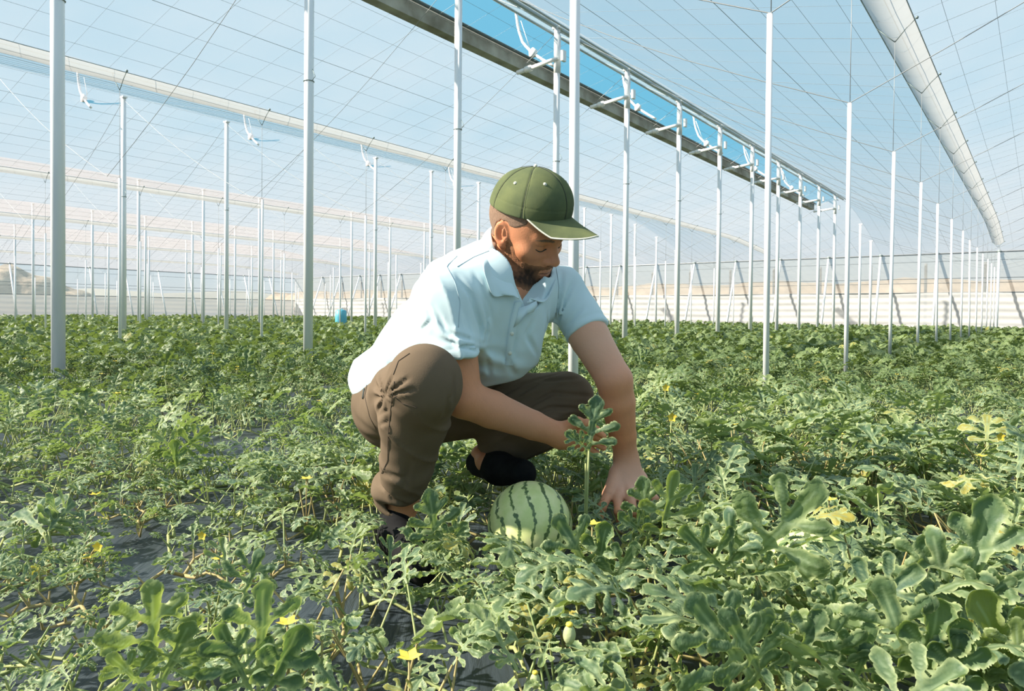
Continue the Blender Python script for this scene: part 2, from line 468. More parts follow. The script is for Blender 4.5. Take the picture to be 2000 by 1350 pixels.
# outside: an earth bank, a soil heap, a white shed row, hills
earth = vary(mat('earth', rough=.95), (.20, .145, .10), (.33, .25, .18), 1.2, 8, bumps=.6, bd=.2)
def mound(name, fn, xs, ys, m):
    G = [[g(a, b, fn(a, b)) for a in xs] for b in ys]
    mb = MB(); mb.grid(G); return mb.build(name, m)
o = mound('trim_1', lambda a, b: max(-.1, 2.45 + .10 * math.sin(a * .9) + .05 * math.sin(a * 3.1) - abs(b - 41) * .75), np.arange(-60, 40, .8), np.arange(36, 46.1, 1.0), earth)
o.name = 'earth_bank'; tag(o, 'long low brown earth bank outside behind the back wall net', 'earth bank')
def heap(a, b):
    r = math.hypot((a + 53) / 4.3, (b - 16.5) / 8.0)
    return 3.9 * max(0, 1 - r) ** .8 + .22 * math.sin(a * 2.1 + b) * math.sin(b * 1.7) - .3
heapm = vary(mat('heap_soil', rough=.95), (.16, .13, .10), (.46, .34, .24), .9, 9, bumps=.7, bd=.3)
o = mound('soil_heap', heap, np.arange(-60, -46.5, .35), np.arange(6, 27, .45), heapm)
tag(o, 'brown soil heap outside the wall at far left', 'soil heap')
hillm = vary(mat('distant_hill', rough=1), (.17, .165, .15), (.25, .24, .21), .02, 3)
mb = MB(); pts = []
for k in range(60):
    th = math.radians(-75 + k * 2.2)
    pts.append((math.sin(th), math.cos(th), 11 + 4 * math.sin(k * .35) + 2 * math.sin(k * 1.3 + 1)))
G = [[(x * R_, y * R_, z * f_) for x, y, z in pts] for R_, f_ in ((480, 0), (520, .6), (560, 1), (640, .4), (700, 0))]
mb.grid(G); o = mb.build('hills', hillm); tag(o, kind='structure')
# small far things
bluem = mat('blue_plastic', (.10, .42, .55), .5)
t = empty('plastic_drum', at(666, 614, 24) * [1, 1, 0], 'small blue drum standing in the far field left of the man', 'drum')
p = np.array(t.location); mb = MB(); mb.tube([p + [0, 0, z] for z in (0, .05, .40, .62, .66)], [.17, .19, .2, .18, .1], 16); mb.build('drum_body', bluem, t)
mb = MB(); mb.tube([p + [0, 0, .64], p + [0, 0, .72]], .06, 10); mb.build('drum_cap', M['white_metal'], t)

mc = g(-5.23, 1.92, 0); G = []
for r_ in np.linspace(.05, .42, 9):
    G.append([[mc[0] + r_ * 1.5 * math.cos(u), mc[1] + r_ * math.sin(u), .105 * (1 - (r_ / .42) ** 1.5) * (1 + .25 * math.sin(3 * u) + .15 * math.sin(7 * u + 1)) - .002] for u in np.linspace(0, 2 * math.pi, 49)])
mb = MB(); mb.grid(G); o = mb.build('mulch_mound', GROUND, origin=(mc[0], mc[1], 0))
tag(o, 'low mound of wrinkled black mulch film around the foot of the thickest post', 'mulch mound')
# ------------------------------------------------------------------ implicit surfaces (for the body, the clothes and the cap)
def nrm(v): v = np.asarray(v, float); return v / np.linalg.norm(v)
def smin(a, b, k):
    h = np.clip(.5 + .5 * (b - a) / k, 0, 1)
    return b + (a - b) * h - k * h * (1 - h)
def smax(a, b, k): return -smin(-a, -b, k)
def cone(P, a, b, r1, r2=None):
    a = np.asarray(a, float); b = np.asarray(b, float)
    if r2 is None: r2 = r1
    ab = b - a; t = np.clip((P - a) @ ab / (ab @ ab), 0, 1)
    return np.linalg.norm(P - a - t[:, None] * ab, axis=1) - (r1 + (r2 - r1) * t)
def chain(P, pts, k=.02):
    d = None
    for (a, ra), (b, rb) in zip(pts, pts[1:]):
        c = cone(P, a, b, ra, rb); d = c if d is None else smin(d, c, k)
    return d
def ell(P, c, r, R=None):
    q = P - np.asarray(c, float)
    if R is not None: q = q @ R
    r = np.asarray(r, float)
    k0 = np.linalg.norm(q / r, axis=1); k1 = np.linalg.norm(q / (r * r), axis=1)
    return k0 * (k0 - 1) / (k1 + 1e-9)
def wob(P, k, seed, amp=1.0):
    r = np.random.default_rng(seed); k = np.asarray(k, float); s = 0
    for i in range(5):
        v = r.normal(0, 1, 3); v = v / np.linalg.norm(v) * k * (1 + .35 * i)
        w = r.normal(0, 1, 3) * k * .5
        s = s + np.sin(P @ v + r.uniform(0, 6.28) + 1.1 * np.sin(P @ w + r.uniform(0, 6.28))) / (1 + .5 * i)
    return s * amp / 2.6
def mesh_sdf(f, lo, hi, h, B=8):
    lo = np.array(lo, float); hi = np.array(hi, float)
    nb = np.ceil((hi - lo) / (h * B)).astype(int)
    bi = np.stack(np.meshgrid(*[np.arange(n) for n in nb], indexing='ij'), -1).reshape(-1, 3)
    cen = lo + (bi + .5) * B * h
    keep = np.zeros(len(cen), bool)
    for s in range(0, len(cen), 100000):
        keep[s:s + 100000] = np.abs(f(cen[s:s + 100000])) < B * h * .87 * 1.5 + .004
    bi = bi[keep]
    n1 = B + 1
    loc = np.stack(np.meshgrid(*[np.arange(n1)] * 3, indexing='ij'), -1).reshape(-1, 3)
    dims = nb * B + 2
    def key(c): return (c[..., 0] * dims[1] + c[..., 1]) * dims[2] + c[..., 2]
    VK, VP, E_ = [], [], []
    step = 60
    for s in range(0, len(bi), step):
        b = bi[s:s + step]
        ip = b[:, None, :] * B + loc[None]
        val = f((lo + ip.reshape(-1, 3) * h)).reshape(len(b), n1, n1, n1)
        ips = ip.reshape(len(b), n1, n1, n1, 3)
        sg = val < 0
        cor = [(i, j, k) for i in (0, 1) for j in (0, 1) for k in (0, 1)]
        c8 = [val[:, i:B + i, j:B + j, k:B + k] for i, j, k in cor]
        s8 = np.stack([c < 0 for c in c8], 0); act = s8.any(0) & ~s8.all(0)
        w = np.where(act)
        cv = np.stack([c[w] for c in c8], 0)
        base = ips[:, :B, :B, :B][w]
        acc = np.zeros((len(base), 3)); cnt = np.zeros(len(base))
        for x in range(8):
            for y in range(x + 1, 8):
                if sum(abs(cor[x][q] - cor[y][q]) for q in range(3)) != 1: continue
                m_ = (cv[x] < 0) != (cv[y] < 0)
                t = np.where(m_, cv[x] / np.where(m_, cv[x] - cv[y], 1), 0)
                p = np.array(cor[x])[None] + t[:, None] * (np.array(cor[y]) - np.array(cor[x]))[None]
                acc += p * m_[:, None]; cnt += m_
        VP.append(lo + (base + acc / cnt[:, None]) * h); VK.append(key(base))
        for ax in range(3):
            sl0 = [slice(0, B)] * 3; sl1 = [slice(0, B)] * 3; sl1[ax] = slice(1, B + 1)
            a_ = sg[(slice(None), *sl0)]; b_ = sg[(slice(None), *sl1)]
            w = np.where(a_ != b_); pb = ips[:, :B, :B, :B][w]
            E_.append((ax, pb, a_[w]))
    VP = np.concatenate(VP); VK = np.concatenate(VK)
    o = np.argsort(VK); VK = VK[o]; VP = VP[o]
    Fs = []
    for ax, pb, sgn in E_:
        if len(pb) == 0: continue
        u, v = [(1, 2), (2, 0), (0, 1)][ax]
        q = []
        for du, dv in ((0, 0), (-1, 0), (-1, -1), (0, -1)):
            c = pb.copy(); c[:, u] += du; c[:, v] += dv; q.append(key(c))
        q = np.stack(q, 1)
        ii = np.searchsorted(VK, q); ii = np.clip(ii, 0, len(VK) - 1)
        ok = (VK[ii] == q).all(1) & (pb[:, u] > 0) & (pb[:, v] > 0)
        ii = ii[ok]; sgn = sgn[ok]
        ii[~sgn] = ii[~sgn][:, ::-1]
        Fs.append(ii)
    return VP, np.concatenate(Fs)
def drape(f, px, py, z0=1.2, off=0.0):
    """point where the line of sight through a photo pixel meets a cloth surface"""
    o = np.array([0, 0, CAMZ]); d = nrm(at(px, py, 1.0) - o); t = z0
    tp = t
    for _ in range(120):
        v = f((o + d * t)[None])[0] - off
        if v < .0003: break
        tp = t; t += v * .6
        if t > 2.4: return None
    for _ in range(14 if v < 0 else 0):
        m_ = (tp + t) / 2
        if f((o + d * m_)[None])[0] - off < 0: t = m_
        else: tp = m_
    return o + d * t

# ------------------------------------------------------------------ the crouching man: joints
SR = at(868, 578, 1.60); SL = at(1098, 566, 1.84)
ER = at(905, 778, 1.585); WR = at(1096, 852, 1.68)
EL = at(1200, 742, 1.72); WL = at(1223, 895, 1.78)
PEL = at(790, 785, 1.88); HR = at(762, 800, 1.80); HL = at(850, 795, 1.97)
KR = at(826, 748, 1.42); KL = at(1108, 778, 1.86); AR = at(786, 985, 1.64); AL_ = at(945, 893, 1.93)
NB = at(985, 520, 1.71)
HC = np.array([.032, 1.732, .776])
Rh = np.array(Matrix.Rotation(-2.19, 3, 'Z') @ Matrix.Rotation(-.547, 3, 'X') @ Matrix.Rotation(.247, 3, 'Y'))
U = nrm(NB - PEL); S = np.array([.7, .7, 0]); S = nrm(S - (S @ U) * U); Fv = np.cross(U, S)
if Fv[1] > 0: Fv = -Fv
TF = np.stack([S, U, Fv], 1)

def head_local(q):
    """q in head space: x = his right, y = forward, z = up"""
    X = np.abs(q[:, 0]); Q = np.stack([X, q[:, 1], q[:, 2]], 1)
    d = ell(q, (0, -.012, .030), (.077, .098, .086))
    d = smin(d, ell(q, (0, .030, -.015), (.064, .068, .080)), .03)
    d = smin(d, ell(q, (0, .036, -.070), (.052, .052, .044)), .025)
    d = smin(d, chain(Q, [((.060, -.004, -.045), .016), ((.050, .012, -.082), .018), ((.026, .062, -.098), .018), ((0, .078, -.099), .019)], .02), .022)
    d = smin(d, ell(Q, (.040, .056, -.020), (.028, .026, .020)), .02)
    d = smin(d, cone(Q, (.010, .083, .019), (.040, .070, .020), .012, .010), .014)
    eye = ell(Q, (.033, .096, .001), (.020, .016, .013))
    d = smax(d, -eye, .014)
    d = smin(d, ell(Q, (.032, .0745, -.001), (.0155, .0125, .0125)), .004)
    d = smin(d, ell(Q, (.033, .0800, .012), (.016, .006, .006)), .006)
    nose = chain(q, [((0, .083, .016), .0095), ((0, .098, -.010), .0100), ((0, .111, -.028), .0125)], .008)
    nose = smin(nose, ell(Q, (.013, .098, -.034), (.0085, .011, .008)), .007)
    d = smin(d, nose, .010)
    d = smax(d, -ell(Q, (.007, .103, -.044), (.0035, .006, .004)), .003)
    d = smin(d, ell(q, (0, .080, -.062), (.030, .019, .024)), .014)
    d = smin(d, chain(Q, [((0, .0968, -.0610), .0042), ((.012, .0930, -.0622), .004), ((.024, .084, -.0665), .003)], .004), .004)
    d = smin(d, chain(Q, [((0, .0950, -.0720), .0055), ((.012, .0918, -.0712), .0045), ((.022, .085, -.0685), .003)], .004), .004)
    d = smax(d, -chain(Q, [((0, .1045, -.0668), .0018), ((.014, .0985, -.0668), .0016), ((.026, .086, -.0670), .001)], .002), .002)
    d = smax(d, -ell(q, (0, .098, -.089), (.022, .006, .005)), .008)
    # ear
    q2 = Q - np.array([.079, -.006, -.006])
    th = .25; c, s = math.cos(th), math.sin(th)
    e_ = np.stack([q2[:, 0] - .35 * (-q2[:, 1]), q2[:, 1] * c + q2[:, 2] * s, -q2[:, 1] * s + q2[:, 2] * c], 1)
    ear = ell(e_, (0, 0, .004), (.0075, .0185, .030))
    ear = smin(ear, ell(e_, (0, .004, -.024), (.006, .009, .010)), .008)
    rim = np.abs(np.linalg.norm(e_[:, 1:] / [.0165, .027] - [[0, .1]], axis=1) - 1) * .018
    ear = smax(ear, -ell(e_, (.0095, .003, .005), (.0125, .0125, .0210)), .0025)
    ear = smin(ear, ell(e_, (.003, .006, .004), (.0030, .004, .014)), .003)
    ear = smin(ear, ell(e_, (.003, .013, -.008), (.005, .005, .006)), .003)
    d = smin(d, ear, .005)
    return d
def to_head(P): return (P - HC) @ Rh
FING_L = [  # left hand, reaching down into the leaves: thumb, index, middle, ring, little
    [(at(1204, 925, 1.76), .015), (at(1188, 966, 1.70), .0125), (at(1176, 990, 1.66), .0105), (at(1172, 1012, 1.65), .0085)],
    [(at(1213, 948, 1.745), .014), (at(1206, 974, 1.69), .0112), (at(1208, 1000, 1.65), .0098), (at(1211, 1024, 1.66), .0078)],
    [(at(1226, 948, 1.745), .014), (at(1232, 974, 1.69), .0115), (at(1237, 1000, 1.65), .0100), (at(1240, 1026, 1.66), .0080)],
    [(at(1240, 945, 1.75), .013), (at(1252, 970, 1.70), .0108), (at(1260, 994, 1.66), .0094), (at(1266, 1016, 1.67), .0076)],
    [(at(1250, 935, 1.765), .012), (at(1268, 955, 1.725), .0096), (at(1280, 975, 1.69), .0085), (at(1288, 996, 1.69), .0068)]]
FING_R = [  # right hand, in the shade between the arms
    [(at(1110, 836, 1.67), .014), (at(1128, 826, 1.65), .0125), (at(1146, 828, 1.64), .0105), (at(1160, 838, 1.64), .0085)],
    [(at(1118, 842, 1.69), .014), (at(1142, 838, 1.69), .0112), (at(1164, 840, 1.675), .0096), (at(1179, 852, 1.665), .0078)],
    [(at(1118, 850, 1.69), .014), (at(1143, 850, 1.695), .0115), (at(1168, 852, 1.68), .0098), (at(1184, 864, 1.67), .0080)],
    [(at(1116, 858, 1.70), .013), (at(1140, 862, 1.70), .0108), (at(1163, 865, 1.69), .0092), (at(1179, 875, 1.68), .0074)],
    [(at(1113, 864, 1.70), .012), (at(1134, 872, 1.71), .0094), (at(1152, 877, 1.70), .0083), (at(1166, 884, 1.69), .0066)]]
def hand(P, W, F_):
    palm = None
    for fi, f_ in enumerate(F_):
        c = cone(P, W, f_[0][0], .020, .0165 if fi else .016)
        palm = c if palm is None else smin(palm, c, .018)
        c = cone(P, f_[0][0], f_[1][0], .0155, f_[1][1])
        palm = smin(palm, c, .012)
    d = palm
    fs = None
    for f_ in F_:
        c = chain(P, f_, .004)
        for (p_, r_) in f_[1:3]: c = smin(c, np.linalg.norm(P - p_, axis=1) - r_ * 1.04, .004)
        fs = c if fs is None else smin(fs, c, .0022)
    return smin(d, fs, .007)
def body(P):
    d = head_local(to_head(P))
    nk = cone(P, HC + Rh @ np.array([0, -.030, -.045]), at(988, 552, 1.79), .055, .058)
    d = smin(d, nk, .010)
    tor = ell(P, at(950, 600, 1.75), (.130, .12, .07), TF)
    tor = smin(tor, ell(P, at(870, 700, 1.81), (.11, .13, .08), TF), .05)
    tor = smin(tor, ell(P, PEL, (.115, .08, .08), TF), .05)
    tor = smin(tor, cone(P, SR, SL, .040), .03)
    d = smin(d, tor, .015)
    d = smin(d, cone(P, at(1000, 560, 1.72), NB - U * .050 + Fv * .082, .045, .026), .01)
    for s_, e_, w_, F_ in ((SR, ER, WR, FING_R), (SL, EL, WL, FING_L)):
        fo = nrm(w_ - e_); up = nrm(s_ - e_)
        arm = chain(P, [(s_, .052), (s_ * .45 + e_ * .55, .050), (e_, .0430)], .006)
        fa = chain(P, [(e_, .0425), (e_ * .72 + w_ * .28, .0425), (e_ * .3 + w_ * .7, .0335), (w_, .0275)], .006)
        arm = smin(arm, fa, .012)
        arm = smin(arm, hand(P, w_, F_), .014)
        d = smin(d, arm, .015)
    for h_, k_, a_ in ((HR, KR, AR), (HL, KL, AL_)):
        lg = chain(P, [(h_, .062), (k_, .045), (k_ * .7 + a_ * .3, .040), (a_, .034)], .01)
        d = smin(d, lg, .03)
    d = smin(d, chain(P, [(AR, .034), (AR + [-.012, -.02, -.05], .032), (AR + [.03, -.14, -.075], .025)], .02), .02)
    d = smin(d, chain(P, [(AL_, .032), (at(946, 905, 1.86), .024)], .02), .02)
    d = d + .0012 * wob(P, (14, 14, 14), 3)
    return d
def skin_col(P):
    q = to_head(P); X = np.abs(q[:, 0]); x, y, z = q.T
    base = np.tile(np.array([.66, .275, .138]), (len(P), 1))
    inh = np.linalg.norm(q, axis=1) < .17
    n = wob(P, (90, 90, 90), 5); n2 = wob(P, (380, 380, 380), 8); n3 = wob(P, (35, 35, 35), 9)
    base *= (1 + .05 * n + .03 * n2 + .05 * n3)[:, None]
    def mixc(mask, col, a):
        m_ = np.clip(mask, 0, 1)[:, None] * a
        base[:] = base * (1 - m_) + np.array(col) * m_
    # arms: the inner elbows and forearms are a little redder, the left upper arm paler
    fl = np.clip(1 - np.linalg.norm(P - EL, axis=1) / .14, 0, 1); mixc(fl, (.66, .33, .23), .5)
    up = np.clip(1 - np.linalg.norm(P - (SL * .4 + EL * .6), axis=1) / .15, 0, 1); mixc(up * (~inh), (.66, .44, .34), .8)
    hnd = np.clip(1.4 - np.linalg.norm(P - at(1230, 955, 1.74), axis=1) / .09, 0, 1); mixc(hnd * (~inh), (.74, .46, .36), .6)
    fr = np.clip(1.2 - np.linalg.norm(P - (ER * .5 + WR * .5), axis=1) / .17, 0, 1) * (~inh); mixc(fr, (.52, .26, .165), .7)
    hd = inh.astype(float)
    mixc(hd * np.exp(-((X - .081) / .012) ** 2 - ((y + .004) / .03) ** 2 - ((z + .003) / .035) ** 2), (.70, .22, .10), .55)
    mixc(hd * np.exp(-((X - .0) / .02) ** 2 - ((y - .11) / .02) ** 2 - ((z + .028) / .018) ** 2), (.62, .26, .17), .5)
    mixc(hd * np.exp(-((X - .04) / .02) ** 2 - ((z + .022) / .018) ** 2) * (y > .04), (.64, .27, .17), .5)
    # lips
    mixc(hd * (np.abs(z + .0665 + .1 * 0) < .0115) * (X < .024) * (y > .085) * np.clip((.024 - X) / .006, 0, 1), (.44, .19, .13), .6)
    mixc(hd * (np.abs(z + .0668) < .0016) * (X < .026) * (y > .08), (.10, .04, .03), .8)
    # lashes and brow
    mixc(hd * (np.abs(z - .006) < .0012) * (np.abs(X - .033) < .015) * (y > .06), (.33, .15, .10), .6)
    return base
def beard_field(q, n):
    """negative inside the bearded area (head space)"""
    X = np.abs(q[:, 0]); y, z = q[:, 1], q[:, 2]
    # cheek line: from the front of the ear down and forward to the corner of the mouth
    line = z - np.interp(y, [-.01, .012, .03, .045, .06, .085, .12], [.0, -.002, -.020, -.040, -.048, -.046, -.044])
    low = -(z + .118) * .0 - .02
    d = np.maximum(line, -(y - .002) - .0)
    d = np.maximum(d, -(y - .013 + .05 * (z + .06)))
    lips = .0100 - np.sqrt((np.abs(z + .0668)) ** 2 + np.clip(X - .013, 0, 1) ** 2)
    d = np.maximum(d, np.where(y > .07, lips, -1))
    d = np.maximum(d, -(z + np.interp(y, [-.01, .02, .06, .10], [.070, .090, .112, .14])))
    d = np.maximum(d, np.linalg.norm(q, axis=1) - .155)
    return d + .0035 * n
def beard(P):
    q = to_head(P)
    n = wob(P, (260, 260, 260), 12); n2 = wob(P, (700, 700, 700), 13)
    m_ = beard_field(q, n)
    th = .0020 * np.clip(-m_ / .012, 0, 1) + .0004
    return np.maximum(body(P) - th - .0006 * n2 - .0003 * n, m_)
def body_head(P):
    d = head_local(to_head(P))
    nk = cone(P, HC + Rh @ np.array([0, -.030, -.045]), at(988, 552, 1.79), .055, .058)
    return smin(d, nk, .022) + .0012 * wob(P, (14, 14, 14), 3)
def beard_col(P):
    q = to_head(P); X = np.abs(q[:, 0]); y = q[:, 1]; z = q[:, 2]
    n = .5 + .5 * wob(P, (420, 420, 420), 15)
    dens = np.clip((y - .045) / .035, 0, 1) * np.clip(1.3 - np.abs(z + .075) / .06, 0, 1)
    c0 = np.array([.42, .19, .095]); c1 = np.array([.055, .033, .024])
    fd = np.clip(-beard_field(q, 0 * n) / .016, 0, 1)
    m_ = np.clip((.22 + .80 * dens + .45 * (n - .5)) * (.25 + .75 * fd), 0, 1)[:, None]
    return c0 * (1 - m_) + c1 * m_
def brow(P):
    q = to_head(P); X = np.abs(q[:, 0]); y = q[:, 1]; z = q[:, 2]
    m_ = np.maximum(np.abs(z - .0225 + 5 * (X - .026) ** 2) - .0034 * np.clip(1.3 - np.abs(X - .028) / .022, .2, 1), np.abs(X - .032) - .021)
    m_ = np.maximum(m_, .06 - y) + .0010 * wob(P, (700, 700, 700), 61)
    return np.maximum(body_head(P) - .0010, m_)
def lash(P):
    q = to_head(P); X = np.abs(q[:, 0]); y = q[:, 1]; z = q[:, 2]
    m_ = np.maximum(np.abs(z + .0085 - 22 * (X - .033) ** 2) - .0012, np.abs(X - .033) - .0155)
    m_ = np.maximum(m_, .06 - y) + .0003 * wob(P, (900, 900, 900), 62)
    return np.maximum(body_head(P) - .0012, m_)
def hair(P):
    q = to_head(P); X = np.abs(q[:, 0]); y = q[:, 1]; z = q[:, 2]
    n = wob(P, (150, 150, 150), 21); n2 = wob(P, (700, 700, 700), 22)
    lim = np.maximum(-(z - np.interp(y, [-.12, -.05, -.03, -.012, .02, .045], [-.045, -.035, .0, .028, .026, .045])), y - .045)
    lim = np.maximum(lim, -(np.linalg.norm((q - [.079, -.006, -.004])[:, [0, 1, 2]] * [.6, 1, 1], axis=1) - .034))
    lim = lim + .003 * n
    lim = np.maximum(lim, np.linalg.norm(q, axis=1) - .15); lim = np.maximum(lim, -(z + .06))
    return np.maximum(body(P) - .0014 - .0005 * n2, lim)

# clothes
def creases(P, lines):
    o = np.zeros(len(P))
    for (mid, rad, w, segs) in lines:
        near = np.linalg.norm(P - mid, axis=1) < rad
        if not near.any(): continue
        Q = P[near]; best = np.full(len(Q), 9.); am = np.zeros(len(Q))
        for (a, b, a0, a1) in segs:
            ab = b - a; t = np.clip((Q - a) @ ab / (ab @ ab), 0, 1)
            r = np.linalg.norm(Q - a - t[:, None] * ab, axis=1); m_ = r < best
            best = np.where(m_, r, best); am = np.where(m_, a0 + (a1 - a0) * t, am)
        o[near] += am * (np.exp(-(best / w) ** 2) - .50 * np.exp(-(best / (2.6 * w)) ** 2))
    return np.clip(1.6 * o, -.008, .011)
def crease_segs(f, lines, z0):
    out = []
    for pl, amp, w in lines:
        pl = np.array(pl, float); L_ = np.hypot(*np.diff(pl, axis=0).T).sum(); n = max(4, int(L_ / 9)); t = np.linspace(0, len(pl) - 1, n)
        ps = [drape(f, np.interp(x, range(len(pl)), pl[:, 0]), np.interp(x, range(len(pl)), pl[:, 1]), z0) for x in t]
        av = [amp * min(1, 3.5 * min(k / (n - 1), 1 - k / (n - 1)) + .1) for k in range(n)]
        segs = [(a, b + 1e-6, a0, a1) for a, b, a0, a1 in zip(ps, ps[1:], av, av[1:]) if a is not None and b is not None and np.linalg.norm(a - b) < .06]
        if segs:
            pts = np.array([q for s_ in segs for q in s_[:2]]); mid = pts.mean(0)
            out.append((mid, np.linalg.norm(pts - mid, axis=1).max() + w * 6, w, segs))
    return out
SHIRT_CR, PANTS_CR = [], []
def shirt(P, cut=True):
    d = ell(P, at(958, 600, 1.73), (.180, .15, .112), TF)
    d = smin(d, ell(P, at(905, 650, 1.79), (.165, .14, .125), TF), .06)
    d = smin(d, ell(P, at(835, 700, 1.85), (.155, .12, .120), TF), .06)
    d = smin(d, ell(P, at(782, 748, 1.89), (.155, .085, .112), TF), .05)
    d = smin(d, cone(P, at(735, 715, 1.95), at(712, 745, 1.93), .042, .026), .045)
    d = smin(d, ell(P, at(835, 640, 1.86), (.08, .13, .09), TF), .06)
    d = smin(d, ell(P, at(975, 665, 1.735), (.105, .12, .085), TF), .05)   # cloth hanging forward
    d = smin(d, cone(P, at(985, 690, 1.74), at(965, 745, 1.76), .075, .045), .05)
    d = smin(d, cone(P, SR, SL, .058, .050), .05)
    d = smin(d, cone(P, at(945, 512, 1.76), at(862, 560, 1.74), .055, .060), .04)
    d = smin(d, cone(P, at(985, 545, 1.78), NB - U * .06, .064, .085), .035)
    for s_, e_, r0, r1, L_, sd_ in ((SR, ER, .068, .073, .62, 1), (SL, EL, .054, .059, .50, 2)):
        m_ = s_ + (e_ - s_) * L_
        sl = cone(P, s_, m_ + (e_ - s_) * .15, r0, r1)
        if cut:
            ax = nrm(e_ - s_)
            if sd_ == 1: ax = nrm(ax + np.array([0.05, 0, -.1]))
            t = (P - m_) @ ax
            sl = smax(sl, t, .006)
            hem = np.abs(t + .022) - .0012
            sl = sl + .0016 * np.exp(-(hem / .003) ** 2)
        d = smin(d, sl, .035)
    # folds
    t = (P - NB) @ U; s = (P - NB) @ S; f = (P - NB) @ Fv
    # pulled from the armpits to the waist
    w1 = np.exp(-((s + .10) / .07) ** 2 - ((t + .17) / .10) ** 2)
    d = d + .0075 * w1 * np.sin(70 * s + 38 * t + 2)
    w3 = np.exp(-((P[:, 0] - (SR * .35 + ER * .65)[0]) / .12) ** 2 - ((P[:, 2] - (SR * .3 + ER * .7)[2]) / .05) ** 2) * np.exp(-((P[:, 1] - ER[1]) / .12) ** 2)
    d = d + .0060 * w3 * np.sin(150 * P[:, 2] + 40 * P[:, 0])
    fs = 1 - np.abs(np.sin(19 * s + 9 * t + 2.4 * wob(P @ TF, (10, 5, 9), 35)))
    d = d - .0080 * fs ** 5 * np.clip(1.2 - np.abs(t + .2) / .3, .3, 1) + .0045 * wob(P @ TF, (22, 8, 17), 31) + .0018 * wob(P @ TF, (60, 22, 45), 32)
    d = smax(d, -(head_local(to_head(P)) - .005), .004)
    if SHIRT_CR: d = d + creases(P, SHIRT_CR)
    if cut:
        # hem at the front, open neck
        hem = (P - at(962, 752, 1.72)) @ nrm([.22, .10, -1.0])
        front = (P - at(880, 740, 1.80)) @ nrm([1, -.55, 0])
        d = smax(d, np.where(front > 0, hem, hem - .08 + front * -.3), .006)
        vneck = smin(cone(P, NB + U * .03 + Fv * .10, NB - U * .040 + Fv * .118, .052, .018), cone(P, NB + U * .055 - Fv * .0, NB + U * .03 + Fv * .08, .058, .056), .01)
        d = smax(d, -vneck, .004)
    return d
def trousers(P):
    lr = chain(P, [(HR, .080), (HR * .5 + KR * .5, .084), (KR, .074)], .015)
    sh = chain(P, [(KR, .074), (KR * .72 + AR * .28 + np.array([-.010, .02, 0]), .076), (KR * .35 + AR * .65 + np.array([-.008, 0, 0]), .058), (AR + [-.008, 0, .0], .050)], .015)
    axr = nrm(AR - KR)
    t = (P - (AR - axr * -.012)) @ axr
    sh = smax(sh, t, .006)
    sh = smax(sh, -cone(P, AR - axr * .03, AR + axr * .05, .046, .050), .006)
    d = smin(lr, sh, .025)
    flare = ell(P, at(748, 955, 1.63), (.028, .045, .042)); d = smin(d, flare, .03)
    ll = chain(P, [(HL, .105), (HL * .5 + KL * .5, .088), (KL, .068)], .04)
    l2 = chain(P, [(KL, .068), (KL * .68 + AL_ * .32 + np.array([0, -.02, -.005]), .074), (KL * .3 + AL_ * .7, .060), (AL_, .050)], .04)
    axl = nrm(AL_ - KL); l2 = smax(l2, (P - (AL_ - axl * .015)) @ axl, .006)
    d2 = smin(ll, l2, .02)
    d = smin(d, d2, .02)
    d = smin(d, ell(P, PEL + U * -.01, (.145, .105, .115), TF), .05)
    d = smin(d, ell(P, at(785, 815, 1.86), (.095, .10, .075)), .04)
    # folds: behind the right knee, down the shin, along the left thigh
    kb = at(765, 765, 1.50)
    r = np.linalg.norm((P - kb) * [1, .6, 1], axis=1); th = np.arctan2(P[:, 2] - kb[2], P[:, 0] - kb[0])
    d = d + .0065 * np.exp(-(r / .055) ** 2) * np.sin(9 * th + 1)
    s1 = (P - AR) @ axr
    d = d + .0050 * np.exp(-((s1 + .035) / .045) ** 2) * np.sin(110 * s1 + 30 * P[:, 0] + 1) * np.exp(-((P[:, 0] - AR[0]) / .12) ** 2)
    axt = nrm(KL - HL); t2 = (P - KL) @ axt
    w = np.exp(-((P[:, 0] - .03) / .13) ** 2)
    fo = 1 - np.abs(np.sin(34 * (P[:, 2] - .42 * P[:, 0]) + 2.2 * wob(P, (9, 9, 9), 40)))
    d = d - .0075 * w * fo ** 3 * np.clip((P[:, 1] - 1.55) / .05, 0, 1) + .002
    fr = 1 - np.abs(np.sin(16 * P[:, 0] + 22 * P[:, 2] + 2.5 * wob(P, (7, 7, 7), 44)))
    d = d - .0050 * fr ** 4 * np.clip((1.62 - P[:, 1]) / .05, 0, 1) * np.clip((.40 - P[:, 2]) / .08, 0, 1)
    if PANTS_CR: d = d + creases(P, PANTS_CR)
    d = d + .0045 * wob(P, (18, 18, 18), 41) + .0014 * wob(P, (60, 60, 60), 42)
    return d
def shoe_r(P):
    a = AR + np.array([-.035, .01, -.065]); 
    d = chain(P, [(a, .034), (AR + [.0, -.06, -.062], .036), (AR + [.045, -.16, -.070], .036), (AR + [.075, -.215, -.078], .028)], .03)
    d = smin(d, cone(P, AR + [-.02, .01, -.05], AR + [-.01, -.02, -.03], .038, .034), .02)
    return smax(d, -(P[:, 2] - .012), .006)
def shoe_l(P):
    d = chain(P, [(at(935, 905, 1.93), .036), (at(975, 915, 1.84), .038), (at(1020, 925, 1.76), .036)], .03)
    return smax(d, -(P[:, 2] - .012), .006)
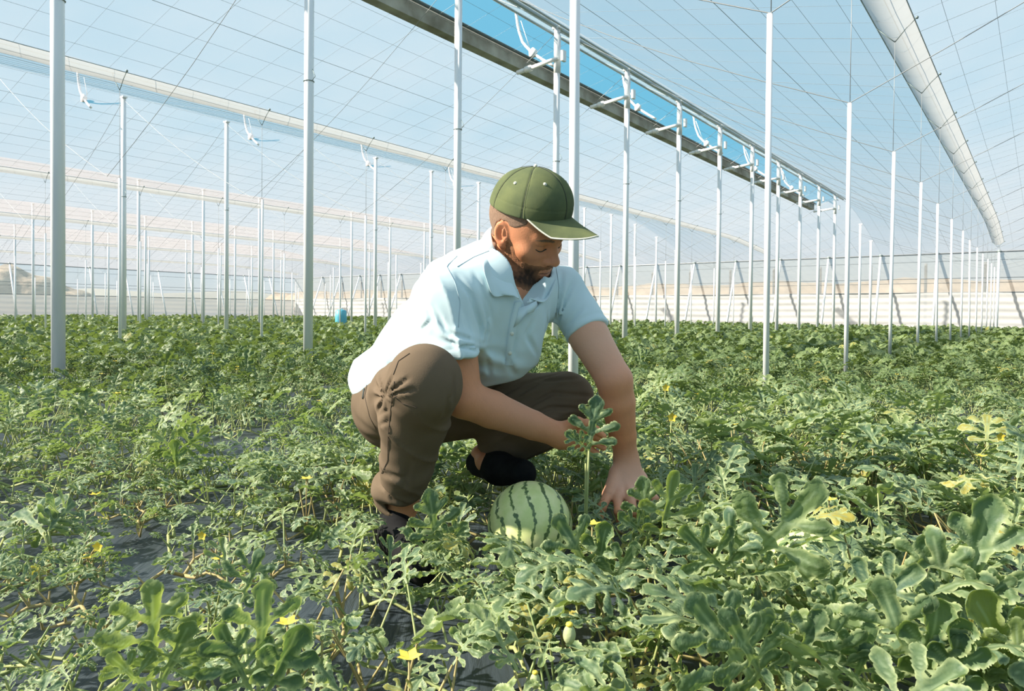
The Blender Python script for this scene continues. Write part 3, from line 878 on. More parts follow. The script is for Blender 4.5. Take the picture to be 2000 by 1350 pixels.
# cap, in head space
CAPC = np.array([0, -.004, .044])
Rc = Rh @ np.array(Matrix.Rotation(.20, 3, 'X'))
CC = HC + Rh @ np.array([0, .004, .009])
def cap_shape(q):
    d = ell(q, CAPC, (.087, .104, .103))
    d = smin(d, ell(q, (0, .030, .075), (.072, .072, .066)), .03)
    return d
def cap_plane(q):   # > 0 below the lower rim
    return -(q[:, 2] - (.036 + .10 * np.clip(-q[:, 1], -1, 1) * -.12 - .10 * 0))
def cap(P):
    q = (P - CC) @ Rc; o = cap_shape(q)
    az = np.arctan2(q[:, 0], q[:, 1] + .004); rr = np.hypot(q[:, 0], q[:, 1] + .004)
    seam = np.abs(((az / (math.pi / 3)) + .5) % 1 - .5) * (math.pi / 3) * rr
    o = o + .0022 * np.exp(-(seam / .0022) ** 2)
    o = o + .0022 * wob(q, (34, 34, 26), 51) + .0045 * np.exp(-(np.abs(az + .4 - .9) / .4) ** 2) * np.sin(q[:, 2] * 60) * .3
    band = np.abs(q[:, 2] - .0 - (RIMZ(q[:, 1]) + .028)); o = o + .0009 * np.exp(-(band / .0014) ** 2)
    d = smax(o, RIMZ(q[:, 1]) - q[:, 2], .003)
    return d
def RIMZ(y): return .041 + .06 * np.clip(-.0 - y, 0, .2) + .02 * np.clip(y, 0, .1)
SKIN = mat('skin', rough=.52, spec=.35, sss=.12)
va = N(SKIN, 'Attribute', attribute_name='Col'); L(SKIN, va.outputs['Color'], BS(SKIN).inputs['Base Color'])
nz = N(SKIN, 'TexNoise', Scale=260, Detail=4); tc_ = N(SKIN, 'TexCoord'); L(SKIN, tc_.outputs['Object'], nz.inputs['Vector']); bump(SKIN, nz.outputs[0], .22, .002)
BEARD = mat('beard_hair', rough=.75, spec=.2)
va = N(BEARD, 'Attribute', attribute_name='Col'); L(BEARD, va.outputs['Color'], BS(BEARD).inputs['Base Color'])
nz = N(BEARD, 'TexNoise', Scale=900, Detail=2); tc_ = N(BEARD, 'TexCoord'); L(BEARD, tc_.outputs['Object'], nz.inputs['Vector']); bump(BEARD, nz.outputs[0], .6, .003)
HAIR = vary(mat('cropped_hair', rough=.8, spec=.2), (.16, .10, .07), (.30, .19, .13), 500, 3, bumps=.15, bd=.001)
SHIRT = vary(mat('pale_blue_pique', rough=.85, spec=.15), (.56, .70, .74), (.62, .755, .79), 6, 3, bumps=.10, bd=.002, bscale=900)
PANTS = vary(mat('brown_twill', rough=.9, spec=.12), (.125, .091, .061), (.155, .113, .076), 8, 5, bumps=.15, bd=.002, bscale=500)
CAPM = vary(mat('olive_cotton', rough=.92, spec=.12), (.075, .098, .055), (.150, .172, .078), 14, 5, bumps=.2, bd=.002, bscale=700)
PIPE = mat('pale_piping', (.66, .66, .56), .8)
DARKT = mat('dark_thread', (.05, .055, .05), .9)
SHOE = vary(mat('black_shoe', rough=.85, spec=.15), (.006, .006, .007), (.014, .014, .015), 30, 3)

SHIRT_CR = crease_segs(shirt, [
    ([(845, 598), (875, 651), (940, 671)], .007, .0060), ([(888, 664), (943, 684)], .006, .005), ([(862, 660), (900, 678), (943, 690)], .006, .005),
    ([(891, 536), (920, 579), (938, 638), (941, 671)], .008, .0070), ([(942, 582), (951, 625), (948, 671)], .007, .006), ([(925, 530), (955, 600), (962, 640)], .005, .007),
    ([(1040, 625), (1028, 655), (1050, 695)], .006, .007), ([(1069, 610), (1066, 671)], .007, .006), ([(1099, 530), (1092, 579), (1082, 635)], .008, .0065),
    ([(1122, 545), (1102, 588), (1088, 640)], .006, .006), ([(1140, 598), (1104, 640)], .006, .006), ([(950, 697), (957, 737)], .006, .006), ([(985, 690), (1005, 735)], .006, .008),
    ([(845, 625), (815, 655)], .006, .007), ([(759, 651), (746, 695)], .005, .007), ([(800, 560), (835, 600), (850, 640)], .005, .008), ([(905, 600), (915, 640), (925, 665)], .005, .006),
    ([(1010, 650), (1000, 700)], .004, .006), ([(720, 705), (702, 740)], .004, .006)], 1.2)
PANTS_CR = crease_segs(trousers, [
    ([(768, 733), (760, 757), (750, 775)], .008, .0055), ([(800, 738), (775, 757), (752, 774)], .008, .0050), ([(812, 760), (780, 766), (752, 778)], .006, .0045),
    ([(745, 740), (748, 772), (740, 800)], .006, .0050), ([(889, 735), (884, 790)], .006, .006), ([(878, 770), (868, 815)], .005, .006), ([(760, 800), (738, 812)], .004, .004), ([(762, 822), (738, 832)], .004, .004),
    ([(1140, 738), (1060, 745), (980, 790)], .007, .0060), ([(1165, 775), (1080, 768), (1000, 812)], .007, .0060), ([(1150, 800), (1075, 796), (1010, 826)], .007, .0055), ([(1130, 818), (1060, 832)], .005, .0055),
    ([(1050, 717), (980, 745), (930, 775)], .006, .0065), ([(1110, 725), (1020, 752), (960, 780)], .005, .0060), ([(735, 935), (768, 975), (800, 990)], .008, .006), ([(745, 925), (790, 935)], .006, .008), ([(800, 900), (790, 960)], .004, .008)], 1.1)
man = empty('person', [AR[0] + .15, 1.75, 0], 'crouching man in pale blue polo shirt, brown trousers and olive cap reaching among the vines', 'person')
V, Fq = mesh_sdf(body, (-.55, 1.30, 0.0), (.48, 2.20, .95), .0026)
bod = mesh_obj('body', V, Fq, SKIN, man, attrs={'Col': skin_col(V)})
V, Fq = mesh_sdf(beard, HC - .17, HC + .17, .0017)
mesh_obj('beard', V, Fq, BEARD, man, attrs={'Col': beard_col(V)})
V, Fq = mesh_sdf(brow, HC - .13, HC + .13, .0012)
mesh_obj('eyebrows', V, Fq, HAIR, man)
V, Fq = mesh_sdf(lash, HC - .13, HC + .13, .0010)
mesh_obj('eyelashes', V, Fq, DARKT, man)
V, Fq = mesh_sdf(hair, HC - .17, HC + .17, .0022)
mesh_obj('hair', V, Fq, HAIR, man)
V, Fq = mesh_sdf(shirt, (-.55, 1.35, .15), (.40, 2.20, .95), .0042)
shirt_o = mesh_obj('shirt', V, Fq, SHIRT, man)
V, Fq = mesh_sdf(trousers, (-.55, 1.25, .0), (.35, 2.20, .62), .0042)
pants_o = mesh_obj('trousers', V, Fq, PANTS, man)
for f_, nm in ((shoe_r, 'shoe'), (shoe_l, 'shoe')):
    V, Fq = mesh_sdf(f_, (-.5, 1.2, 0), (.3, 2.15, .35), .005); mesh_obj(nm, V, Fq, SHOE, man)
# cap and its parts
V, Fq = mesh_sdf(cap, HC - .19, HC + .19, .0024)
cap_o = mesh_obj('cap', V, Fq, CAPM, man)
def hw(p): return CC + Rc @ np.asarray(p, float)
def brim_pt(u, v, up=0.0):
    """u -1..1 across, v 0..1 from the crown outwards"""
    th = u * 1.04
    x0, y0 = .085 * math.sin(th), -.004 + .106 * math.cos(th) - .003
    R_ = .100 * (1 - u * u) ** .95 + .001
    x = x0 * (1 + .06 * v * (1 - abs(u)))
    y = y0 + R_ * v
    z = RIMZ(np.array(y0)) + .006 - (.012 * v + 1.35 * max(0, abs(x)) ** 1.5 * v) * min(1, R_ / .05)
    return np.array([x, y, z + .002 + up])
G0 = [[hw(brim_pt(u, v)) for u in np.linspace(-1, 1, 41)] for v in np.linspace(0, 1, 14)]
G1 = [[hw(brim_pt(u, v, -.0035)) for u in np.linspace(-1, 1, 41)] for v in np.linspace(0, 1, 14)]
mb = MB(); mb.grid(G0); mb.grid([r[::-1] for r in G1]); mb.build('brim', CAPM, cap_o)
mb = MB(); mb.tube([hw(brim_pt(u, 1, -.0018)) for u in np.linspace(-1, 1, 60)], .0022, 6); mb.build('piping', PIPE, cap_o)
mb = MB(); mb.tube([hw(brim_pt(u, 0.02, .001)) for u in np.linspace(-.95, .95, 40)], .0007, 5); mb.build('brim_stitch', DARKT, cap_o)
def cap_on(az, el, off=.0):
    d_ = np.array([math.cos(el) * math.sin(az), math.cos(el) * math.cos(az), math.sin(el)]); t = .2
    for _ in range(60):
        v = cap_shape((CAPC + d_ * t)[None])[0] - off
        t -= v * .8
    return CAPC + d_ * t, d_
for k in range(6):
    mb = MB(); mb.tube([hw(cap_on(k * math.pi / 3, e_, .0002)[0]) for e_ in np.linspace(-.02, 1.5, 24)], .0006, 5); mb.build('seam', DARKT, cap_o)
    p_, d_ = cap_on((k + .5) * math.pi / 3, .82, -.0012)
    mb = MB(); r_ = .0042; w_ = Rc @ d_; a_ = nrm(np.cross(w_, [0, 0, 1])); b_ = np.cross(w_, a_)
    mb.tube([hw(p_) + r_ * (a_ * math.cos(u) + b_ * math.sin(u)) * .55 for u in np.linspace(0, 6.28, 13)], .0022, 6); mb.sphere(hw(p_), .0034, 8, 6); mb.build('eyelet', PIPE, cap_o)
mb = MB(); p_, d_ = cap_on(0, 1.57, .001); mb.sphere(hw(p_), .0045); mb.build('button', PIPE, cap_o)
# collar: two leaves lofted between a fold line round the neck and the outer edge
def loft(name, A, B, n=26, m=8, th=.0035, bulge=.008, mt=None, parent=None):
    A = np.asarray(A); B = np.asarray(B)
    def res(Q):
        t = np.linspace(0, len(Q) - 1, n); o = []
        for x in t:
            i = min(int(x), len(Q) - 2); f = x - i
            p0, p1, p2, p3 = Q[max(i - 1, 0)], Q[i], Q[i + 1], Q[min(i + 2, len(Q) - 1)]
            o.append(.5 * (2 * p1 + (p2 - p0) * f + (2 * p0 - 5 * p1 + 4 * p2 - p3) * f * f + (3 * p1 - p0 - 3 * p2 + p3) * f ** 3))
        return np.array(o)
    A, B = res(A), res(B); cen = NB + U * .02
    G = []
    for v in np.linspace(0, 1, m):
        row = A * (1 - v) + B * v; out = row - cen; out -= (out @ U)[:, None] * U; out /= np.linalg.norm(out, axis=1)[:, None]
        G.append(row + out * bulge * math.sin(math.pi * min(1, v * 1.3 + .05)))
    mb = MB(); mb.grid(G); o = mb.build(name, mt, parent)
    md = o.modifiers.new('thick', 'SOLIDIFY'); md.thickness = th; md.offset = 0
    md = o.modifiers.new('soft', 'SUBSURF'); md.levels = 1; md.render_levels = 1
    return o
sf = lambda P: shirt(P)
def on(px, py, off):
    p = drape(sf, px, py, 1.2, off)
    return at(px, py, 1.8) if p is None else p
def keep(Q): return [q for q in Q if q is not None]
A = [at(1012, 468, 1.86), at(978, 440, 1.85), at(960, 449, 1.78), at(967, 484, 1.685), at(983, 525, 1.63), at(1005, 560, 1.605), at(1014, 584, 1.60)]
Bq = [at(1000, 500, 1.90), at(948, 468, 1.88), at(932, 482, 1.78), on(941, 512, .004), on(950, 548, .006), on(966, 581, .008), on(1000, 566, .010)]
loft('collar', A, Bq, mt=SHIRT, parent=shirt_o)
A = [at(1012, 468, 1.86), at(1040, 478, 1.86), at(1066, 505, 1.83), at(1070, 535, 1.79), at(1066, 566, 1.75), at(1026, 590, 1.62)]
Bq = [at(1010, 500, 1.90), at(1075, 500, 1.90), at(1092, 520, 1.84), on(1084, 555, .006), on(1064, 590, .009), on(1036, 582, .010)]
loft('collar', A, Bq, mt=SHIRT, parent=shirt_o)
# placket, its flap, seams, buttons
def strip(name, pts, wpx, mt, parent, off=.003):
    """a band of cloth lying on the shirt between photo points"""
    pts = np.array(pts, float); Lr, Rr = [], []
    t = np.linspace(0, len(pts) - 1, 16)
    xs = np.interp(t, range(len(pts)), pts[:, 0]); ys = np.interp(t, range(len(pts)), pts[:, 1])
    G = [[on(x + wpx * u, y, off if abs(u) < .9 else -.002) for x, y in zip(xs, ys)] for u in (-1, -.85, 0, .85, 1)]
    mb = MB(); mb.grid(G); return mb.build(name, mt, parent)
strip('placket', [(1013, 590), (1003, 630), (997, 670), (994, 714)], 8, SHIRT, shirt_o)
mb = MB(); mb.grid([[on(1014, 602, .004), on(1003, 640, .004)], [on(1032, 596, .010), on(1014, 632, .008)], [on(1048, 588, .016), on(1030, 612, .014)], [on(1050, 596, .014), on(1042, 610, .012)]])
o = mb.build('placket_flap', SHIRT, shirt_o); md = o.modifiers.new('s', 'SOLIDIFY'); md.thickness = .003
for (x_, y_) in ((1000, 652), (996, 690)):
    mb = MB(); mb.sphere(on(x_, y_, .004), (.0045, .0025, .0045)); mb.build('button', PIPE, shirt_o)
SEAM = mat('seam_thread', (.44, .55, .60), .9)
for pl in ([(893, 500), (872, 520), (889, 552), (899, 590), (895, 640)], [(955, 490), (925, 502), (893, 521)], [(1086, 520), (1092, 560), (1088, 620)]):
    pl = np.array(pl, float); t = np.linspace(0, len(pl) - 1, 24)
    mb = MB(); mb.tube([on(x, y, .0003) for x, y in zip(np.interp(t, range(len(pl)), pl[:, 0]), np.interp(t, range(len(pl)), pl[:, 1]))], .0008, 5)
    mb.build('seam', SEAM, shirt_o)
pf = lambda P: trousers(P)
TSEAM = mat('trouser_seam', (.065, .048, .034), .9)
for pl in ([(770, 745), (764, 790), (758, 850), (757, 900), (745, 925)], [(718, 742), (712, 775), (722, 815), (735, 840)], [(768, 732), (778, 705), (800, 690)], [(770, 775), (785, 788), (815, 797)]):
    pl = np.array(pl, float); t = np.linspace(0, len(pl) - 1, 24)
    mb = MB(); mb.tube(keep([drape(pf, x, y, 1.1, .0006) for x, y in zip(np.interp(t, range(len(pl)), pl[:, 0]), np.interp(t, range(len(pl)), pl[:, 1]))]), .0007, 5)
    mb.build('seam', TSEAM, pants_o)
mb = MB(); mb.tube([drape(pf, 711, 760, 1.1, .001), drape(pf, 709, 778, 1.1, .001)], .003, 6); mb.build('zipper_pull', DARKT, pants_o)
# ------------------------------------------------------------------ watermelon leaves, vines, flowers, fruit
def leaf_field(x, y, v):
    """positive inside; v: variant parameters"""
    X = np.abs(x) if v['sym'] else x
    caps = [((0, .0), (0, .90), .018, .070 * v['w'])]
    caps.append(((0, .72), (0, .93), .05, .105 * v['w']))
    for (y0, Lx, Ly, r) in v['lobes']:
        for s in (-1, 1):
            k = 1 + (.12 * math.sin(y0 * 37 + s * 2 + v['seed']))
            caps.append(((0, y0), (s * Lx * k, y0 + Ly * k), .018, r * .62)); caps.append(((s * Lx * k * .62, y0 + Ly * k * .62), (s * Lx * k, y0 + Ly * k), r * .72, r))
            if v['sub'] and Lx > .25:
                caps.append(((s * Lx * k * .5, y0 + Ly * k * .5), (s * Lx * k * .95, y0 + Ly * k * .2), r * .4, r * .52))
    d = None; vein = np.full(x.shape, 9.)
    for (a, b, r0, r1) in caps:
        ax, ay = a; bx, by = b[0] - a[0], b[1] - a[1]
        t = np.clip(((x - ax) * bx + (y - ay) * by) / (bx * bx + by * by), 0, 1)
        q = np.hypot(x - ax - t * bx, y - ay - t * by); c = q - (r0 + (r1 - r0) * t)
        vein = np.minimum(vein, q * (1 + 1.2 * t))
        if d is None: d = c
        else:
            h = np.clip(.5 + .5 * (c - d) / .035, 0, 1); d = c + (d - c) * h - .035 * h * (1 - h)
    d = d + .010 * np.sin(33 * x + v['seed']) * np.sin(31 * y + 2 * v['seed']) * v['rough']
    return -d, vein
def leaf_mesh(v, h):
    xs = np.arange(-.62, .621, h); ys = np.arange(-.04, 1.14, h)
    X, Y = np.meshgrid(xs, ys, indexing='ij')
    F, vein = leaf_field(X, Y, v)
    e = 1e-3
    gx_ = (leaf_field(X + e, Y, v)[0] - F) / e; gy_ = (leaf_field(X, Y + e, v)[0] - F) / e
    gl = np.hypot(gx_, gy_) + 1e-6
    out = (F < 0) & (F > -h * .95)
    st = np.where(out, -F / np.maximum(gl, .5), 0)
    Xn = X + gx_ / gl * st; Yn = Y + gy_ / gl * st
    ok = F > -h * .95
    q = ok[:-1, :-1] & ok[1:, :-1] & ok[1:, 1:] & ok[:-1, 1:]
    q &= (F[:-1, :-1] > 0) | (F[1:, :-1] > 0) | (F[1:, 1:] > 0) | (F[:-1, 1:] > 0)
    id_ = np.arange(X.size).reshape(X.shape)
    faces = np.stack([id_[:-1, :-1][q], id_[1:, :-1][q], id_[1:, 1:][q], id_[:-1, 1:][q]], 1)
    used = np.unique(faces); mp = -np.ones(X.size, int); mp[used] = np.arange(len(used))
    x = Xn.ravel()[used]; y = Yn.ravel()[used]; f = np.clip(F.ravel()[used], 0, 1); ve = vein.ravel()[used]
    # blade shape: valley along the midrib, lobes cupped, tip bending over, ripples
    ax = np.abs(x)
    z = v['fold'] * ax ** 1.15 - v['droop'] * ax ** 2.2 * 1.6 + .020 * np.sin(x * 17 + v['seed'] * 3) * np.sin(y * 15 + v['seed'])
    z += v['curl'] * (.05 - np.minimum(f, .05)) * 1.5 + .010 * np.sin(ve * 60) * (ax > .05)
    th = v['bend'] * np.clip(y, 0, 1.2)         # arch along the midrib
    yy = np.where(v['bend'] > .01, np.sin(th) / max(v['bend'], .01), y); zz = -(1 - np.cos(th)) / max(v['bend'], .01)
    V = np.stack([x, yy - z * np.sin(th) * -1 * .0 + z * np.sin(th), zz + z * np.cos(th)], 1)
    edge = np.clip(f / .022, 0, 1); vn = np.clip(ve / .020, 0, 1)
    return V, mp[faces], edge, vn
r_ = np.random.default_rng(3)
VARS = []
for s in range(9):
    lob = [(.20, .30 + .05 * r_.normal(), .05 + .03 * r_.random(), .062), (.40, .36 + .05 * r_.normal(), .17, .080), (.60, .27 + .03 * r_.normal(), .22, .070)]
    if s % 3 == 1: lob = [(.18, .26, .02, .070), (.36, .40, .14, .095), (.58, .25, .20, .075)]
    if s % 3 == 2: lob = [(.16, .22, -.02, .05), (.32, .34, .10, .070), (.48, .33, .17, .075), (.66, .21, .19, .060)]
    if s == 7: lob = [(.22, .22, .10, .11), (.48, .24, .20, .12)]
    VARS.append(dict(sym=False, seed=s * 1.7, w=1 + .15 * r_.normal() + (.5 if s == 7 else 0), lobes=lob, sub=s % 2 == 0, rough=1.0, fold=r_.uniform(.10, .50), droop=r_.uniform(0, .7), curl=r_.uniform(-.8, 1.2), bend=r_.uniform(.1, 1.2)))
HI = [leaf_mesh(v, .026) for v in VARS]; MID = [leaf_mesh(v, .042) for v in VARS]; LOW = [leaf_mesh(v, .085) for v in VARS[:7]]; LOW2 = [leaf_mesh(v, .13) for v in VARS[:7]]; LOW3 = [leaf_mesh(v, .19) for v in VARS[:7]]

def leaf_material(name, c_top, c_edge, c_vein, c_young, tr, c_back):
    m = bpy.data.materials.new(name); m.use_nodes = True; nt = m.node_tree; b = BS(m)
    b.inputs['Roughness'].default_value = .50; b.inputs['Specular IOR Level'].default_value = .35
    ae = N(m, 'Attribute', attribute_name='edge'); av = N(m, 'Attribute', attribute_name='vein'); ar = N(m, 'Attribute', attribute_name='rnd')
    tcn = N(m, 'TexCoord'); nz = N(m, 'TexNoise', Scale=45, Detail=3); L(m, tcn.outputs['Object'], nz.inputs['Vector'])
    r = ramp(m, [(0, c_top[0]), (.55, c_top[1]), (.85, c_young), (1, (.42, .34, .07))], ar.outputs['Fac'])
    def mix(fac, a, bcol):
        x = N(m, 'Mix', data_type='RGBA'); L(m, fac, x.inputs[0])
        if isinstance(a, tuple): x.inputs[6].default_value = (*a, 1)
        else: L(m, a, x.inputs[6])
        if isinstance(bcol, tuple): x.inputs[7].default_value = (*bcol, 1)
        else: L(m, bcol, x.inputs[7])
        return x.outputs[2]
    mr = N(m, 'MapRange'); mr.inputs[1].default_value = .35; mr.inputs[2].default_value = .65; mr.inputs[3].default_value = .0; mr.inputs[4].default_value = .35
    L(m, nz.outputs[0], mr.inputs[0])
    c = mix(mr.outputs[0], r.outputs[0], c_young)
    c = mix(av.outputs['Fac'], c_vein, c); c = mix(ae.outputs['Fac'], c_edge, c)
    geo = N(m, 'NewGeometry'); c2 = mix(geo.outputs['Backfacing'], c, c_back)
    L(m, c2, b.inputs['Base Color'])
    nb = N(m, 'TexNoise', Scale=120, Detail=2); L(m, tcn.outputs['Object'], nb.inputs['Vector']); bump(m, nb.outputs[0], .35, .003)
    T = nt.nodes.new('ShaderNodeBsdfTranslucent'); mul = N(m, 'Mix', data_type='RGBA', blend_type='MULTIPLY'); mul.inputs[0].default_value = 1
    L(m, c2, mul.inputs[6]); mul.inputs[7].default_value = (1.5, 1.55, .6, 1); L(m, mul.outputs[2], T.inputs[0])
    ms = nt.nodes.new('ShaderNodeMixShader'); ms.inputs[0].default_value = tr
    out = [n for n in nt.nodes if n.type == 'OUTPUT_MATERIAL'][0]
    L(m, b.outputs[0], ms.inputs[1]); L(m, T.outputs[0], ms.inputs[2]); L(m, ms.outputs[0], out.inputs[0])
    return m
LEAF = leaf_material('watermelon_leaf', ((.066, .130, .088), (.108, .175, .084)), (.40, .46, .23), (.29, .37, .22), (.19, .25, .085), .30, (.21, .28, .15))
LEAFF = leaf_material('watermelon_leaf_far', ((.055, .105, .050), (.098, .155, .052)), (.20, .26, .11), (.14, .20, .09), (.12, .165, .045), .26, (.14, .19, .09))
VINE = vary(mat('vine_stem', rough=.6), (.22, .30, .11), (.42, .42, .16), 25, 3)
VINER = vary(mat('old_vine_stem', rough=.7), (.30, .26, .10), (.48, .36, .16), 25, 3)
YEL = vary(mat('yellow_petal', rough=.6), (.80, .55, .05), (.85, .68, .10), 60, 2)

class Fol:
    def __init__(s): s.V = []; s.F = []; s.e = []; s.v = []; s.r = []; s.n = 0
    def leaf(s, base, d, nrm_, size, lm, rnd):
        d = nrm(d); x = nrm(np.cross(d, nrm_)); z = np.cross(x, d)
        V, F, e_, v_ = lm
        W = base + size * (V[:, :1] * x + V[:, 1:2] * d + V[:, 2:] * z)
        s.V.append(W); s.F.append(F + s.n); s.n += len(V); s.e.append(e_); s.v.append(v_); s.r.append(np.full(len(V), rnd))
        return W
    def build(s, name, m, parent, origin=None):
        return mesh_obj(name, np.concatenate(s.V), np.concatenate(s.F), m, parent, True, {'edge': np.concatenate(s.e), 'vein': np.concatenate(s.v), 'rnd': np.concatenate(s.r)}, origin)

MELC = np.array([.044, 1.572, .094]); MELR = .095
def obst(P):
    """distance to the man, the fruit and the near posts (for keeping leaves out of them)"""
    d = np.linalg.norm(P - MELC, axis=1) - MELR
    for (a, b, r1, r2) in ((HR, KR, .10, .09), (KR, AR, .09, .07), (HL, KL, .10, .08), (KL, AL_, .08, .055), (SL, EL, .06, .05), (EL, WL, .045, .035), (SR, ER, .06, .05), (ER, WR, .045, .035),
                           (WL, at(1232, 960, 1.73), .045, .05), (AR, AR + [.05, -.2, -.08], .05, .05), (PEL, PEL + U * .3, .16, .15)):
        d = np.minimum(d, cone(P, a, b, r1, r2))
    return d
def screen_keep(P):
    """True when a leaf stands in front of what the photo shows clear: fruit top, hand, legs, arms"""
    if P[:, 1].min() < .15: return True
    px, py, z = project(P)
    def inside(cx, cy, rx, ry, frac=.12): return (((px - cx) / rx) ** 2 + ((py - cy) / ry) ** 2 < 1).mean() > frac
    if P[:, 1].mean() < 1.72 and inside(1036, 1000, 80, 48, .04): return True
    if P[:, 1].mean() < 1.68 and inside(1226, 935, 60, 58, .06): return True
    if P[:, 1].mean() < 1.62 and inside(1215, 850, 60, 90, .05): return True
    if P[:, 1].mean() < 1.6 and inside(800, 880, 90, 110, .05): return True
    if P[:, 1].mean() < 1.5 and inside(960, 830, 200, 90, .05): return True
    if P[:, 1].mean() < 1.6 and inside(1060, 850, 140, 45, .05): return True
    return False
def build_plant(r, o, nv, vl, hgt, sz, lms, test=None, world=True, up=.6, dens=.070, flower=0, yellow=.04):
    """one plant: running vines with leaves standing on petioles. returns foliage, stems, flowers"""
    fo, st, fl = Fol(), MB(), MB(); nf = 0
    a0 = r.uniform(0, 6.28)
    for k in range(nv):
        az = a0 + k * 6.283 / nv + r.normal(0, .35); L_ = vl * r.uniform(.65, 1.2)
        n = max(4, int(L_ / dens)); p = np.array(o, float); pts = [p + [0, 0, .015]]
        for i in range(n):
            az += r.normal(0, .22)
            p = p + np.array([math.cos(az), math.sin(az), 0]) * L_ / n
            zc = .018 + .018 * math.sin(i * 1.3 + k) + (.05 * (i / n) ** 3)
            pts.append(np.array([p[0], p[1], zc]))
        pts = np.array(pts)
        if test is not None and (obst(pts) < .004).any():
            bad = np.argmax(obst(pts) < .004)
            pts = pts[:max(bad, 2)]; n = len(pts) - 1
            if (obst(pts) < .004).any(): continue
        st.tube(pts, np.linspace(.0042, .0022, len(pts)), 6)
        for i in range(1, n + 1):
            side = 1 if i % 2 else -1
            for rep in range(2 if r.random() < .55 else 1):
                la = az + side * r.uniform(.3, 2.2) + rep * 2.5
                ph = hgt * r.uniform(.35, 1.05) * (1 - .35 * i / n); out = r.uniform(.15, .9) * ph
                b = pts[i]; top = b + np.array([math.cos(la) * out, math.sin(la) * out, ph])
                q = [b, b * .6 + top * .4 + [0, 0, .02 * ph], top]
                el = r.uniform(up - .6, up + .55)
                d_ = np.array([math.cos(la) * math.cos(el), math.sin(la) * math.cos(el), math.sin(el)])
                nn = np.array([-math.cos(la) * math.sin(el), -math.sin(la) * math.sin(el), math.cos(el)]) + r.normal(0, .35, 3)
                s_ = sz * r.uniform(.55, 1.2) * (1 - .25 * i / n)
                lm = lms[r.integers(len(lms))]
                W = top + s_ * (lm[0][:, :1] * nrm(np.cross(d_, nn)) + lm[0][:, 1:2] * d_ + lm[0][:, 2:] * nrm(nn))
                if W[:, 2].min() < .004: top = top + [0, 0, .004 - W[:, 2].min()]; q[2] = top; W[:, 2] += .004 - W[:, 2].min()
                if test is not None:
                    if test(W) or (obst(W[::3]) < .002).any() or (obst(np.array(q)) < .004).any(): continue
                st.tube(q, [.0024, .0020, .0016], 5, False)
                rn = r.random() * .8 if r.random() > yellow else r.uniform(.9, 1)
                fo.leaf(top, d_, nn, s_, lm, rn)
            if r.random() < .3 and n > 4:   # a curling tendril
                b = pts[i]; la = az + 1.5 * side
                t_ = np.linspace(0, 1, 12)
                tp = b + np.stack([math.cos(la) * .09 * t_ + .012 * np.cos(t_ * 14) * t_, math.sin(la) * .09 * t_ + .012 * np.sin(t_ * 14) * t_, .07 * t_], 1)
                if test is None or (obst(tp) > .004).all(): st.tube(tp, .0009, 4, False)
            if nf < flower and i > n // 2:
                nf += 1; c = pts[i] + [0, 0, hgt * .9]
                for k5 in range(5):
                    a5 = k5 * 1.2566; u5 = np.array([math.cos(a5), math.sin(a5), .35]); w5 = np.array([-math.sin(a5), math.cos(a5), 0])
                    fl.add([c, c + u5 * .009 + w5 * .006, c + u5 * .017, c + u5 * .009 - w5 * .006], [[0, 1, 2, 3]])
                st.tube([pts[i], c], .0015, 5)
    return fo, st, fl, nf
PLANTS = []
def place(fo, st, fl, nf, o, name, label, grp=None, m=None, sm=None):
    if fo.n == 0: return None
    t = empty(name, (o[0], o[1], 0), label, 'plant', grp)
    f = fo.build('foliage', m or LEAF, t)
    if st.n: st.build('vine', sm or VINE, t)
    if nf and fl.n: fl.build('flower', YEL, t, smooth=False)
    PLANTS.append(t); return t
# --- hero leaves that the photo shows standing out
def hero(label, pts, name='watermelon_plant', extra=None):
    """pts: (base px, base py, tip px, tip py, Z, variant, rnd[, roll]) of upright blades of one plant"""
    fo, st = Fol(), MB(); b0 = None
    bs = [at(p[0], p[1], p[4]) for p in pts]
    root = np.mean(bs, 0) * [1, 1, 0] + [0, .03, .01]
    for p, b in zip(pts, bs):
        tip = at(p[2], p[3], p[4] + (p[8] if len(p) > 8 else -.03)); d_ = tip - b; s_ = np.linalg.norm(d_) * 1.06
        view = nrm(np.array([0, 0, CAMZ]) - b); nn = view + np.cross(d_ / s_, view) * (p[7] if len(p) > 7 else 0)
        v = dict(VARS[p[5]]); v['bend'] = .25; v['fold'] = .25; v['droop'] = .2
        lm = leaf_mesh(v, .022)
        d2 = nrm(d_)
        fo.leaf(b, d2, nn, s_, lm, p[6])
        st.tube([root, root * .5 + b * .5 + [0, 0, -.01], b], [.0032, .0028, .0024], 6)
    root2 = root + [.12, .05, 0]
    st.tube([root - [.15, -.02, 0], root, root2], .004, 6)
    return place(fo, st, MB(), 0, root, name, label)
hero('tall watermelon shoot with bright upright lobed leaves at the bottom left', [(300, 1330, 300, 1165, .72, 0, .80, .1), (290, 1345, 222, 1290, .70, 4, .75, -.2), (308, 1340, 365, 1240, .73, 2, .62, .3)])
hero('blue-green watermelon shoot with two long broad leaves near the bottom, left of centre', [(505, 1340, 520, 1165, .74, 1, .15, .25), (470, 1180, 500, 1090, .95, 0, .1, -.2), (520, 1345, 580, 1250, .72, 7, .1, .5), (495, 1350, 430, 1240, .73, 3, .2, -.4)])
hero('watermelon plant whose broad leaf overlaps the lower right of the striped fruit', [(1172, 1150, 1098, 1022, 1.22, 1, .3, .2), (1165, 1130, 1180, 1040, 1.22, 7, .45, -.2), (1180, 1160, 1240, 1075, 1.2, 4, .3, .3)])
hero('slender dark lobed watermelon shoot rising between the man’s forearms', [(1144, 905, 1166, 790, 1.56, 5, .05, .1), (1150, 880, 1112, 850, 1.55, 2, .05, .1)])
